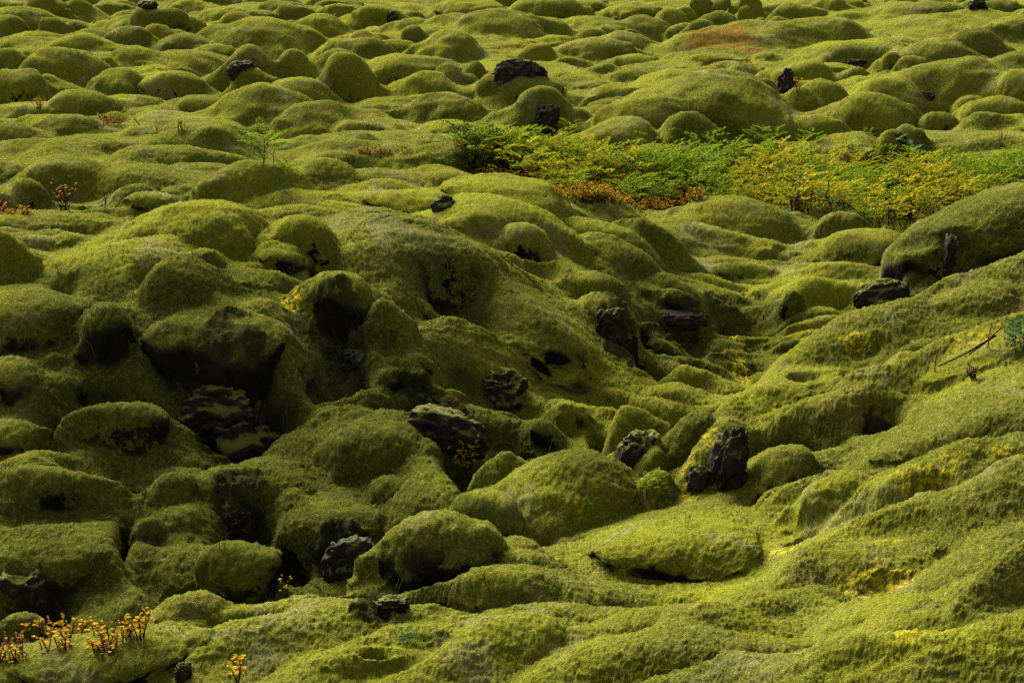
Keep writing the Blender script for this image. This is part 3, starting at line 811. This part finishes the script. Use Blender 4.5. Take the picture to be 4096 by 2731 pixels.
for i in lab_ids:
    xc, yc, zb, rl, rr, ry, h = INFO[i]
    s = np.nonzero((fown == i).any(1))[0]
    if not len(s): print('hidden mound', MOUNDS[i]); continue
    s0, s1 = s[0], s[-1]+1
    kind = 'mossy_boulder' if MOUNDS[i][5] >= 112 else 'moss_mound'
    o = emit(kind, fown[s0:s1] == i, (xc, yc, zb), sub=slice(s0, s1))
    if o is None: print('tiny mound', MOUNDS[i]); continue
    tag(o, MOUNDS[i][6], 'mossy boulder' if kind == 'mossy_boulder' else 'moss mound', 'moss mounds of the lava field')
    THING[MOUNDS[i][6]] = o
# ------------------------------------------------------------------ lava rocks
def rock_mesh(w, d, h, seed, sub=5, rough=1.0, lean=(0, 0)):
    bm = bmesh.new(); bmesh.ops.create_icosphere(bm, subdivisions=sub, radius=1)
    V = np.array([v.co[:] for v in bm.verts]); Fc = np.array([[v.index for v in f.verts] for f in bm.faces]); bm.free()
    a, b, c = V.T
    def n3(f, s): return (vnoise(a*f+7*s, b*f+c*f*.7, seed*10+s)+vnoise(b*f+3*s, c*f-a*f*.6, seed*10+s+1)+vnoise(c*f, a*f+b*f*.5, seed*10+s+2))/2
    V = np.sign(V)*np.abs(V)**.82
    r = 1+rough*(.26*n3(1.3, 1)+.30*(.35-np.abs(n3(2.6, 4)))+.16*(.3-np.abs(n3(5.5, 7)))+.05*n3(14, 10)+.02*n3(30, 13))
    V = V*r[:, None]*np.array([w/2, d/2, h/2])
    V[:, 0] += lean[0]*(V[:, 2]+h/2); V[:, 1] += lean[1]*(V[:, 2]+h/2)
    return V, Fc
def rock(name, u, vb, wpx, hpx, mat, seed, label=None, cat='rock', group=None, parent=None, depth=.9, sink=.42, rough=1.0, lean=(0, 0), roll=0, sub=5, back=.3):
    x, y, z = locate(u, vb); m = mpp(y, z); w_, h_ = wpx*m, hpx*m*(1+sink); d_ = max(w_, .6*h_)*depth
    y += d_*back; V, Fc = rock_mesh(w_, d_, h_, seed, sub, rough, lean)
    c, s = math.cos(roll), math.sin(roll); V = np.stack([V[:, 0]*c-V[:, 2]*s, V[:, 1], V[:, 0]*s+V[:, 2]*c], 1)
    # stands so that its lower part is bedded in the moss
    zc = z+h_*(.5-sink)
    V += np.array([x*(y/(y-d_*back)), y, zc])
    o = link_mesh(name, V, Fc, mat, parent=parent, loc=(x, y, z))
    if parent is None: tag(o, label, cat, group)
    return o
def TH(lab): return THING.get(lab)
G = 'bare lava rocks among the moss'
rock('lava_rock', 338, 17, 44, 18, LAVA, 1, 'small black rock on the skyline ridge at the very top left', group=G)
rock('lava_rock', 1188, 186, 108, 58, LAVA_LICHEN, 2, 'knobbly black lava rock spotted with pale lichen, on a crest near the top middle', group=G, depth=.5)
rock('lava_rock', 2018, 692, 122, 50, LAVA, 3, 'long black lava rock lying tilted where the right slope begins', group=G, roll=.32, rough=.9, depth=.5)
rock('lava_rock', 1668, 1135, 84, 155, LAVA, 4, 'tall craggy standing pillar of black lava on the right slope', group=G, rough=1.25, depth=.8, lean=(.10, 0), sink=.1)
rock('lava_rock', 1610, 1125, 66, 62, LAVA_BROWN, 5, 'low brown crag at the left foot of the tall standing lava pillar', group=G, depth=.7)
rock('lava_rock', 570, 1030, 190, 135, LAVA_BROWN, 6, 'broad rugged crag of the lava heap, left of middle', group=G, rough=1.3, sink=.6)
rock('lava_rock', 500, 940, 150, 60, LAVA_BROWN, 7, 'jagged crag along the top of the rugged lava heap', group=G, rough=1.3, sink=.6)
rock('exposed_rock', 545, 1235, 110, 90, LAVA, 9, parent=TH('mound below the rugged black lava, with a black rock on its front'), depth=.6, sink=.55) if TH('mound below the rugged black lava, with a black rock on its front') else None
rock('lava_rock', 805, 1310, 105, 85, LAVA_LICHEN, 10, 'grey-topped rock at the bottom of the dark pit, lower left', group=G, sink=.5)
rock('lava_rock', 62, 1385, 140, 92, LAVA_BROWN, 11, 'rounded brown-black rock in the hollow at the lower left edge', group=G, sink=.5)
rock('lava_rock', 818, 838, 66, 42, LAVA_LICHEN, 12, 'lichen-greyed stones at the foot of the tall pillar-shaped mound', group=G)
rock('lava_rock', 1010, 1010, 190, 92, LAVA, 13, 'wide dark lava block behind the leafy shrub hollow', group=G, rough=1.0, depth=.6, roll=-.2, sink=.5)
rock('lava_rock', 1150, 905, 120, 70, LAVA_BROWN, 15, 'dark rubbly rock under the black cliff, right of the shaggy lumps', group=G, rough=1.3, sink=.55)
rock('lava_rock', 1400, 790, 66, 80, LAVA, 16, 'black triangular crag at the right end of the long mossy cliff', group=G, rough=1.1, depth=.6, sink=.2)
rock('lava_rock', 1470, 1060, 90, 85, LAVA_BROWN, 17, 'rough brown rock in the cave mouth right of the gully', group=G, sink=.45)
rock('lava_rock', 905, 1410, 70, 40, LAVA, 19, 'pointed black rock on the near bank at the bottom', group=G, rough=1.3)
rock('lava_rock', 421, 1555, 34, 38, LAVA, 21, 'small grey-black stone beside the bottom left corner dome', group=G)
rock('lava_rock', 2062, 498, 58, 50, LAVA_MOSSY, 22, 'small moss-hooded rock at the lower edge of the green plants', group=G, sink=.2)
rock('lava_rock', 2246, 26, 40, 28, LAVA, 23, 'black rock at the top edge near the right corner', group=G)
rock('lava_rock', 1560, 748, 118, 34, LAVA_BARE, 24, 'bare brown hump low in the dark valley', group=G, rough=.5, sink=.5)
def part_rock(lab, u, vb, w, h, mat, seed, **k):
    p = TH(lab)
    if p: rock('exposed_rock', u, vb, w, h, mat, seed, parent=p, **k)
part_rock('arched mossy boulder sheltering a grey rock in its hollow', 1255, 296, 52, 48, LAVA_LICHEN, 31, rough=1.3, back=.0)
part_rock('mossy boulder over a black rock face with a small orange plant, upper right', 1808, 208, 46, 44, LAVA_LICHEN, 32, back=.4)
part_rock('big mossy boulder with a grey cracked rock face in its hollow', 556, 172, 58, 34, LAVA_LICHEN, 33, back=.4)
part_rock('mossy boulder with a small grey rock under its right lip, near the top', 902, 52, 30, 18, LAVA_LICHEN, 34, back=0)
part_rock('mound with a black rocky right end at the left edge of the green plants', 1188, 334, 46, 32, LAVA, 35, back=.1)
part_rock('wedge-shaped mound with bare black rock at its right end, above centre', 1020, 488, 50, 42, LAVA, 36, back=.1)
part_rock('large mound at the right edge split by a reddish rock crack', 2190, 530, 46, 50, LAVA_RED, 37, back=.0, lean=(.3, 0), rough=.7)
part_rock('large mound at the right edge split by a reddish rock crack', 2170, 606, 30, 84, LAVA_LICHEN, 38, back=.0, lean=(.1, 0), rough=.8)
part_rock('large overhanging mound around a dark cave at the upper right', 2125, 236, 44, 30, LAVA_LICHEN, 39, back=.4)
part_rock('dark knob with pale stony crown among the green plants', 2064, 326, 26, 22, LAVA_LICHEN, 40, back=0)
part_rock('lumpy mound with dark stony foot, upper right', 1965, 148, 44, 11, LAVA_LICHEN, 41, back=0)

# ------------------------------------------------------------------ plants
class Bld:
    def __init__(s): s.V = []; s.Q = []; s.M = []; s.T = []; s.n = 0
    def quad(s, a, b, c, d, mi, tone):
        s.V += [a, b, c, d]; s.Q.append((s.n, s.n+1, s.n+2, s.n+3)); s.n += 4; s.M.append(mi); s.T += [tone]*4
    def leaf(s, base, dr, ln, wd, mi, tone, up=(0, 0, 1), droop=.25):
        base = np.asarray(base, float); dr = np.asarray(dr, float); dr = dr/(np.linalg.norm(dr)+1e-9)
        sd = np.cross(dr, up); k = np.linalg.norm(sd)
        if k < .05: sd = np.cross(dr, (0, 1, .2)); k = np.linalg.norm(sd)
        sd = sd/k; nn = np.cross(sd, dr)
        mid = base+dr*ln*.5+nn*wd*.18; tip = base+dr*ln-np.array([0, 0, 1])*ln*droop
        l = base+dr*ln*.45+sd*wd*.5; r = base+dr*ln*.45-sd*wd*.5
        s.quad(base, r, mid, l, mi, tone); s.quad(mid, r+dr*ln*.12, tip, l+dr*ln*.12, mi, tone)
    def stalk(s, pts, r0, r1, mi):
        pts = [np.asarray(p, float) for p in pts]; n = len(pts)
        rings = []
        for i, p in enumerate(pts):
            r = r0+(r1-r0)*i/(n-1)
            ring = [p+np.array([math.cos(a)*r, math.sin(a)*r, 0]) for a in (0, 2.094, 4.189)]
            rings.append(s.n); s.V += ring; s.T += [.2]*3; s.n += 3
        for i in range(n-1):
            a, b = rings[i], rings[i+1]
            for k in range(3): s.Q.append((a+k, a+(k+1) % 3, b+(k+1) % 3, b+k)); s.M.append(mi)
    def make(s, name, mats, parent=None, loc=(0, 0, 0)):
        if not s.Q: return None
        o = link_mesh(name, s.V, s.Q, None, parent=parent, smooth=False, attrs={'tone': s.T}, loc=loc)
        for m_ in mats: o.data.materials.append(m_)
        if len(mats) > 1: o.data.polygons.foreach_set('material_index', np.array(s.M, np.int32)[:len(o.data.polygons)])
        return o
R = random.Random(5)
def compound(b, p, dr, ln, mi, tone, size=1.0, dens=5):
    """a divided angelica leaf: a rib with small toothed leaflets on both sides"""
    p = np.asarray(p, float); dr = np.asarray(dr, float); dr /= np.linalg.norm(dr)
    sd = np.cross(dr, (0, 0, 1)); sd /= np.linalg.norm(sd)+1e-6
    for i in range(dens):
        f = (i+.6)/dens; q = p+dr*ln*f-np.array([0, 0, 1])*ln*.25*f*f
        L_ = ln*(.42-.22*f)*size
        for sg in (-1, 1):
            d2 = dr*.6+sd*sg+np.array([0, 0, R.uniform(-.1, .4)])
            b.leaf(q, d2, L_*R.uniform(.8, 1.2), L_*.55, mi, tone+R.uniform(-.2, .2))
            b.leaf(q+d2/np.linalg.norm(d2)*L_*.5, d2+dr*.6, L_*.6, L_*.4, mi, tone+R.uniform(-.2, .2))
    b.leaf(p+dr*ln*.9-np.array([0, 0, 1])*ln*.2, dr, ln*.3, ln*.2, mi, tone)
def angelica(bs, bl, x, y, z, h, smi, lmi, leaves=7, dens=5, spread=.5):
    lean = np.array([R.uniform(-.15, .15), R.uniform(-.1, .1), 1]); top = np.array([x, y, z])+lean*h*.8
    base = np.array([x, y, z-.03])
    bs.stalk([base, base*.5+top*.5+np.array([R.uniform(-.04, .04)*h, 0, 0]), top], .010*h/.4, .004*h/.4, smi)
    for i in range(leaves):
        f = .25+.75*(i+.5)/leaves; a = i*2.4+R.uniform(-.4, .4); p = base*(1-f)+top*f
        d = np.array([math.cos(a), math.sin(a), R.uniform(.35, 1.1)])
        e = p+d*h*spread*.28; bs.stalk([p, e], .004*h/.4, .002, smi)
        compound(bl, e, d, h*spread*R.uniform(.45, .75), lmi, R.uniform(0, 1), dens=dens)
def willow(bs, bl, x, y, z, h, w_, lmis, stems=5, leaves=9, lw=.03, smi=0):
    for k in range(stems):
        a = R.uniform(0, 6.28); base = np.array([x+R.uniform(-.12, .12)*w_, y+R.uniform(-.12, .12)*w_, z-.03])
        top = np.array([x+math.cos(a)*w_*.5*R.uniform(.2, 1), y+math.sin(a)*w_*.3*R.uniform(.2, 1), z+h*R.uniform(.55, 1)])
        mid = base*.5+top*.5+np.array([R.uniform(-.1, .1)*h, 0, -.05*h])
        bs.stalk([base, mid, top], .006, .003, smi)
        for j in range(leaves):
            f = R.uniform(.35, 1); p = mid*(1-f)*2+top*(2*f-1) if f > .5 else mid
            p = mid*(1-(f-.35)/.65)+top*((f-.35)/.65)
            d = np.array([R.uniform(-1, 1), R.uniform(-1, 1), R.uniform(.1, 1.3)])
            b_ln = lw*R.uniform(.8, 1.4); bl.leaf(p, d, b_ln*1.7, b_ln*.85, R.choice(lmis), R.uniform(0, 1))

# the broad patch of green plants: a thicket nobody could count
def lower_edge(u): return 9*math.sin(u*.031)+7*math.sin(u*.083)+float(np.interp(u, [1040, 1130, 1250, 1300, 1600, 1700, 1800, 2000, 2060, 2140, 2352, 2800], [392, 425, 440, 468, 474, 462, 490, 512, 490, 468, 432, 420]))
bl = Bld(); bs = Bld()
for k in range(2600):
    u = R.uniform(1055, 2760); lo = lower_edge(u); hi = float(np.interp(u, [1055, 1200, 1400, 2352], [385, 372, 362, 365]))
    v = hi+(lo-hi)*R.random()
    if R.random() < .09: u, v = R.uniform(985, 2700), v+R.uniform(-14, 26)
    x, y = on_plane(u, v, -.08); z = ground_z(x, y)
    if z > .22: continue
    cl = vnoise(np.array([x*.9]), np.array([y*.6]), 91)[0]+R.uniform(-.45, .45)
    mi = 0 if cl > -.32 else 1
    if R.random() < .03: mi = 2
    if u < 1130: mi = R.choice([0, 0, 3])
    h = R.uniform(.20, .42)*(1+.45*vnoise(np.array([x*1.7]), np.array([y*1.2]), 92)[0])
    if v > lo-14 and u < 1620:
        willow(bs, bl, x, y, z, R.uniform(.12, .2), .3, [4, 4, 5, 6], 4, 7, .022); continue
    if R.random() < .16: willow(bs, bl, x, y, z, h*.9, .3, [1, 5, 5, 6], 4, 8, .024)
    else: angelica(bs, bl, x, y, z, h, 0, mi, leaves=6, dens=3, spread=.8)
GM = [LF_GREEN, LF_LIME, LF_BLUE, LF_DARK, LF_ORANGE, LF_YELLOW, LF_BROWN]
o = bl.make('green_undergrowth', GM); tag(o, 'dense patch of bright green and yellowing plants in the hollow', 'undergrowth', kind='stuff')
o = bs.make('undergrowth_stalks', [STEM]); tag(o, 'brown stalks under the dense patch of green plants', 'undergrowth', kind='stuff')
# low orange and brown leaves creeping over the moss
bl = Bld(); bs = Bld()
for (ua, ub, va, vb_, n_, hh, mis) in [(820, 965, 352, 362, 18, .10, [4, 6, 5]), (1040, 1240, 345, 372, 50, .15, [6, 5, 4, 5]), (1268, 1610, 448, 474, 230, .15, [4, 4, 5, 6, 1]), (200, 330, 268, 300, 14, .10, [4, 6]), (0, 60, 488, 500, 10, .07, [4, 6]),
                            (60, 290, 1462, 1512, 14, .12, [4, 6, 5, 4]), (-30, 60, 1480, 1560, 5, .12, [4, 6, 6])]:
    for k in range(n_):
        x, y, z = locate(R.uniform(ua, ub), R.uniform(va, vb_)); near_ = y < 13
        willow(bs, bl, x, y, z, hh*R.uniform(.7, 1.3), .22, mis, 3, 7, .020 if not near_ else .022)
o = bl.make('creeping_willow_leaves', GM); tag(o, 'orange and brown autumn leaves of creeping willow over the moss', 'ground cover', kind='stuff')
o = bs.make('creeping_willow_twigs', [STEM]); tag(o, 'thin dark twigs of the creeping willow', 'ground cover', kind='stuff')

def plant(kind, u, v, hpx, wpx, label, mats, leaves=8, name=None, cat='plant', group=None, lw=None, stems=6, nl=10, spread=.95, dens=5):
    x, y, z = locate(u, v); m = mpp(y, z); h = hpx*m; w_ = wpx*m
    e = empty(name or 'angelica_plant', (x, y, z)); tag(e, label, cat, group)
    a, b = Bld(), Bld()
    if kind == 'ang':
        n_ = max(1, round(wpx/hpx*1.6)); leaves = int(leaves*1.3)
        for k in range(n_):
            if k: a.make('stem', [STEM], parent=e, loc=(x, y, z)); a = Bld()
            angelica(a, b, x+R.uniform(-.35, .35)*w_*(n_ > 1), y+R.uniform(-.15, .15)*w_, z, h*R.uniform(.75, 1.1), 0, R.randrange(len(mats)), leaves, dens, spread)
    else: willow(a, b, x, y, z, h, w_, list(range(len(mats))), stems, nl, lw or max(h*.10, .018))
    a.make('stem', [STEM], parent=e, loc=(x, y, z)); b.make('leaves', mats, parent=e, loc=(x, y, z)); return e
GA, GW = 'lone green plants on the moss', 'autumn shrubs on the moss'
plant('ang', 603, 386, 82, 62, 'tall bright green plant standing alone on a mound left of centre', [LF_GREEN], 16, group=GA)
plant('ang', 660, 402, 32, 44, 'short bushy green plant on the mound right of the tall lone plant', [LF_GREEN], group=GA)
plant('ang', 655, 446, 18, 50, 'faint blue-green plant low on the front of the rounded mound', [LF_BLUE], group=GA, leaves=5)
plant('ang', 1752, 345, 50, 66, 'bushy plant poking above the patch in front of the smooth slope', [LF_GREEN], group=GA)
plant('ang', 1858, 345, 56, 40, 'green plant rising against the round arch-shaped mound', [LF_GREEN], 10, group=GA)
plant('ang', 2078, 382, 50, 40, 'blue-green plant below the dark knob and hooded mound', [LF_BLUE], 10, group=GA)
plant('ang', 1310, 312, 36, 24, 'small bright green plant at the top left of the plant patch below the arched boulder', [LF_GREEN, LF_LIME], 8, group=GA)
plant('ang', 1992, 316, 22, 22, 'tiny green plant in the black gap left of the dark knob', [LF_GREEN], 6, group=GA)
plant('ang', 1085, 402, 50, 64, 'dark green bush forming the left tip of the plant patch', [LF_DARK, LF_GREEN], 10, group=GA)
plant('ang', 1812, 506, 24, 34, 'low blue-green tuft at the lower edge of the plant patch beside a dome', [LF_BLUE], 7, group=GA)
plant('ang', 1975, 518, 40, 60, 'leafy green plant at the lowest corner of the plant patch', [LF_GREEN, LF_DARK], 10, group=GA)
plant('ang', 2335, 812, 60, 70, 'deep green and teal plant at the right edge on the slope', [LF_GREEN, LF_BLUE], 11, group=GA)
plant('ang', 932, 1484, 34, 56, 'pale teal plant on the near bank, left of its twin', [LF_BLUE], 6, group=GA, dens=3)
plant('ang', 1002, 1482, 22, 44, 'low pale teal plant on the near bank, right of its twin', [LF_BLUE], 5, group=GA, dens=3)
plant('ang', 1495, 1142, 40, 44, 'small green plant at the left tip of the right slope', [LF_GREEN], 7, group=GA)
plant('ang', 186, 142, 24, 48, 'wispy green bush in a dip at the upper left', [LF_GREEN, LF_DARK], 8, group=GA)
plant('ang', 355, 662, 16, 40, 'small fern leaves at the bottom of the eye-shaped hollow', [LF_DARK, LF_GREEN], 5, group=GA)
plant('ang', 1370, 975, 16, 24, 'fern frond in the black hole beside the gully mound', [LF_DARK], 5, group=GA)
plant('ang', 270, 1440, 12, 60, 'low green herbs under the sagging mound at lower left', [LF_GREEN], 5, group=GA)
plant('wil', 88, 252, 28, 40, 'bright yellow-orange little bush at the upper left', [LF_YELLOW, LF_YELLOW, LF_ORANGE], name='willow_bush', cat='shrub', group=GW, stems=9, nl=14)
plant('wil', 322, 1474, 74, 80, 'upright orange-leaved sprig behind the bottom left corner dome', [LF_ORANGE, LF_ORANGE, LF_YELLOW, LF_LIME], name='willow_bush', cat='shrub', group=GW, stems=7, nl=9, lw=.024)
plant('wil', 1076, 1098, 100, 135, 'leafy shrub with green and yellow leaves in the dark hollow of the gully', [LF_LIME, LF_GREEN, LF_LIME, LF_YELLOW, LF_ORANGE], name='willow_bush', cat='shrub', group=GW, stems=9, nl=9, lw=.024)
plant('wil', 545, 1566, 58, 56, 'orange and lime sprig at the bottom edge near the corner dome', [LF_ORANGE, LF_LIME, LF_YELLOW], name='willow_bush', cat='shrub', group=GW, stems=4, nl=6, lw=.026)
plant('wil', 658, 1375, 70, 44, 'thin sprig with one orange leaf beside the boulder-like mound, lower left', [LF_ORANGE, LF_LIME, LF_BROWN], name='willow_bush', cat='shrub', group=GW, stems=4, nl=3, lw=.016)
plant('wil', 415, 312, 40, 50, 'twiggy sprig with few orange leaves, upright, left of the tall lone plant', [LF_ORANGE, LF_BROWN], name='willow_bush', cat='shrub', group=GW, stems=9, nl=5)
plant('wil', 362, 312, 26, 56, 'low orange sprig left of a taller twiggy one on the pale ridge', [LF_ORANGE, LF_YELLOW], name='willow_bush', cat='shrub', group=GW, stems=8, nl=7)
plant('wil', 250, 278, 18, 60, 'sparse twigs with a few orange leaves under a dark round mound', [LF_ORANGE, LF_BROWN], name='willow_bush', cat='shrub', group=GW, stems=8, nl=2)
plant('wil', 148, 476, 66, 74, 'dark twiggy bush with withered leaves beside the rough boulder at left', [LF_BROWN, LF_ORANGE, LF_DARK], name='willow_bush', cat='shrub', group=GW, stems=12, nl=5, lw=.028)
plant('wil', 242, 474, 40, 14, 'single withered twig standing alone right of the dark twiggy bush', [LF_BROWN], name='willow_bush', cat='shrub', group=GW, stems=2, nl=5, lw=.02)
plant('wil', 1832, 214, 34, 24, 'small orange plant growing against the black rock face', [LF_ORANGE, LF_YELLOW], name='willow_bush', cat='shrub', group=GW, stems=4, nl=6, lw=.03)
plant('wil', 1010, 482, 20, 14, 'tiny orange sprig against the bare black rock, above centre', [LF_ORANGE], name='willow_bush', cat='shrub', group=GW, stems=3, nl=5, lw=.018)
plant('wil', 2325, 556, 46, 84, 'yellow-leaved shrub in the black alcove at the right edge', [LF_YELLOW, LF_DARK, LF_ORANGE, LF_DARK], name='willow_bush', cat='shrub', group=GW, stems=12, nl=12, lw=.02)
plant('wil', 2300, 340, 52, 34, 'dark withered stalk standing above the green plants at the right', [LF_BROWN], name='willow_bush', cat='shrub', group=GW, stems=5, nl=4, lw=.018)
plant('wil', 155, 1500, 44, 60, 'tangled shrub of small orange leaves left of the upright sprig', [LF_ORANGE, LF_BROWN, LF_ORANGE], name='willow_bush', cat='shrub', group=GW, stems=11, nl=6, lw=.015)
plant('wil', 30, 1530, 44, 70, 'tangled orange and brown shrub at the bottom left edge', [LF_ORANGE, LF_BROWN], name='willow_bush', cat='shrub', group=GW, stems=9, nl=6, lw=.015)
plant('wil', 2240, 870, 30, 60, 'withered brown clump below the dead branch on the right slope', [LF_BROWN], name='withered_plant', cat='plant', stems=9, nl=5, lw=.02)

def tube_thing(name, paths, mat, label, cat, group=None):
    x, y, z = paths[0][0][0]; e = None
    b = Bld()
    for pts, r0, r1 in paths: b.stalk(pts, r0, r1, 0)
    o = b.make(name, [mat], loc=(x, y, z)); tag(o, label, cat, group); return o
# dead branch and bare stalks on the right slope
p0 = np.array(locate(2155, 856)); p1 = np.array(locate(2225, 828)); p2 = np.array(locate(2285, 800))
for p in (p0, p1, p2): p[2] += .04
tube_thing('dead_branch', [([p0, p1+[0, 0, .02], p2+[0, 0, .05]], .012, .016), ([p1, p1*.4+p2*.6+[0, 0, .03], p2+[.03, 0, .10]], .008, .006)], STEM, 'dead grey-brown branch lying on the right slope beside the deep green plant', 'branch')
for (u, v, hp, lab) in [(2268, 805, 65, 'bare dark stalk beside the deep green plant at the right edge'), (2146, 856, 50, 'broken pale stalk at the left end of the dead branch'), (628, 384, 55, 'thin dark stalk right of the tall lone green plant')]:
    x, y, z = locate(u, v); h = hp*mpp(y, z)
    tube_thing('bare_stalk', [([(x, y, z-.02), (x+.02*h, y, z+h*.5), (x+.10*h, y, z+h)], .006, .003), ([(x, y, z+h*.4), (x-.12*h, y, z+h*.62)], .004, .002)], STEM, lab, 'stalk')
for k, (u, v, hp, n_, lab) in enumerate([(560, 940, 50, 2, 'two straw stalks under the huge overhanging mound'), (1340, 905, 90, 7, 'arching dry grass on the dark rocks under the black cliff crag'), (1200, 850, 36, 6, 'dry grass tuft left of the tiny moss-capped stone'),
        (1030, 640, 60, 3, 'thin dry stems hanging over the central cave'), (905, 1390, 70, 4, 'straw stalks standing behind the pointed black rock on the near bank'), (230, 1350, 50, 6, 'fine grass tuft beside the sagging mound at lower left'),
        (650, 1000, 80, 2, 'long straw stalk beside the rugged lava heap'), (930, 690, 60, 4, 'thin grass stalks in the black foot of the great arched mound'), (1410, 1060, 60, 3, 'reddish dry grass in the cave right of the gully'),
        (740, 1370, 40, 5, 'pale grass tuft at the foot of the boulder-like mound'), (1395, 1215, 40, 2, 'tiny seed stalks above the left end of the big bright dome'), (330, 1180, 40, 4, 'pale blades at the dark slit between two lower left mounds')]):
    x, y, z = locate(u, v); m = mpp(y, z); h = hp*m; paths = []
    for q in range(n_):
        dx = R.uniform(-.5, .5)*h; bx = x+R.uniform(-.15, .15)*h
        paths.append(([(bx, y, z-.01), (bx+dx*.3, y-.02, z+h*.6), (bx+dx, y-.04, z+h*R.uniform(.75, 1))], .0028, .0014))
    tube_thing('dry_grass', paths, STRAW, lab, 'grass')

# single blades of grass here and there in the gully
b = Bld()
for k in range(170):
    u, v = R.uniform(0, 1650), R.uniform(560, 1400)
    x, y, z = locate(u, v)
    for q in range(R.choice([1, 1, 2, 4])):
        h = R.uniform(.05, .15); dx = R.uniform(-.6, .6)*h; bx = x+R.uniform(-.03, .03)
        b.stalk([(bx, y, z-.01), (bx+dx*.3, y-.01, z+h*.6), (bx+dx, y-.03, z+h)], .0022, .001, 0)
o = b.make('sparse_grass', [STRAW]); tag(o, 'scattered single grass blades growing through the moss', 'grass', kind='stuff')
# ------------------------------------------------------------------ light
sc_ = bpy.context.scene
w = bpy.data.worlds.new('World'); sc_.world = w; w.use_nodes = True
nt = w.node_tree; bg = nt.nodes['Background']; sky = nt.nodes.new('ShaderNodeTexSky'); sky.sky_type = 'NISHITA'; sky.sun_disc = False
EL, AZ = math.radians(36), math.radians(-28)      # azimuth measured from straight ahead (+Y), negative to the left
sky.sun_elevation = EL; sky.sun_rotation = AZ; sky.air_density = .8; sky.dust_density = 5.0; sky.ozone_density = .6
hs = nt.nodes.new('ShaderNodeHueSaturation'); hs.inputs['Saturation'].default_value = .35; nt.links.new(sky.outputs[0], hs.inputs['Color']); nt.links.new(hs.outputs[0], bg.inputs[0]); bg.inputs[1].default_value = .048
sd = bpy.data.lights.new('sun', 'SUN'); so = bpy.data.objects.new('sun', sd); C.objects.link(so)
sd.energy = 2.8; sd.angle = math.radians(40); sd.color = (1, .98, .92)
from mathutils import Vector
dvec = Vector((math.sin(AZ)*math.cos(EL), math.cos(AZ)*math.cos(EL), math.sin(EL)))
so.rotation_euler = dvec.to_track_quat('Z', 'Y').to_euler(); so.location = (0, 0, 30)
vs = sc_.view_settings; vs.view_transform = 'Standard'; vs.look = 'None'; vs.gamma = 1; vs.use_curve_mapping = False; vs.exposure = 2.45
sc_.cycles.max_bounces = 5; sc_.cycles.diffuse_bounces = 3; sc_.cycles.transparent_max_bounces = 8
sc_.cycles.use_denoising = False
sc_.cycles.sample_clamp_indirect = 2.0
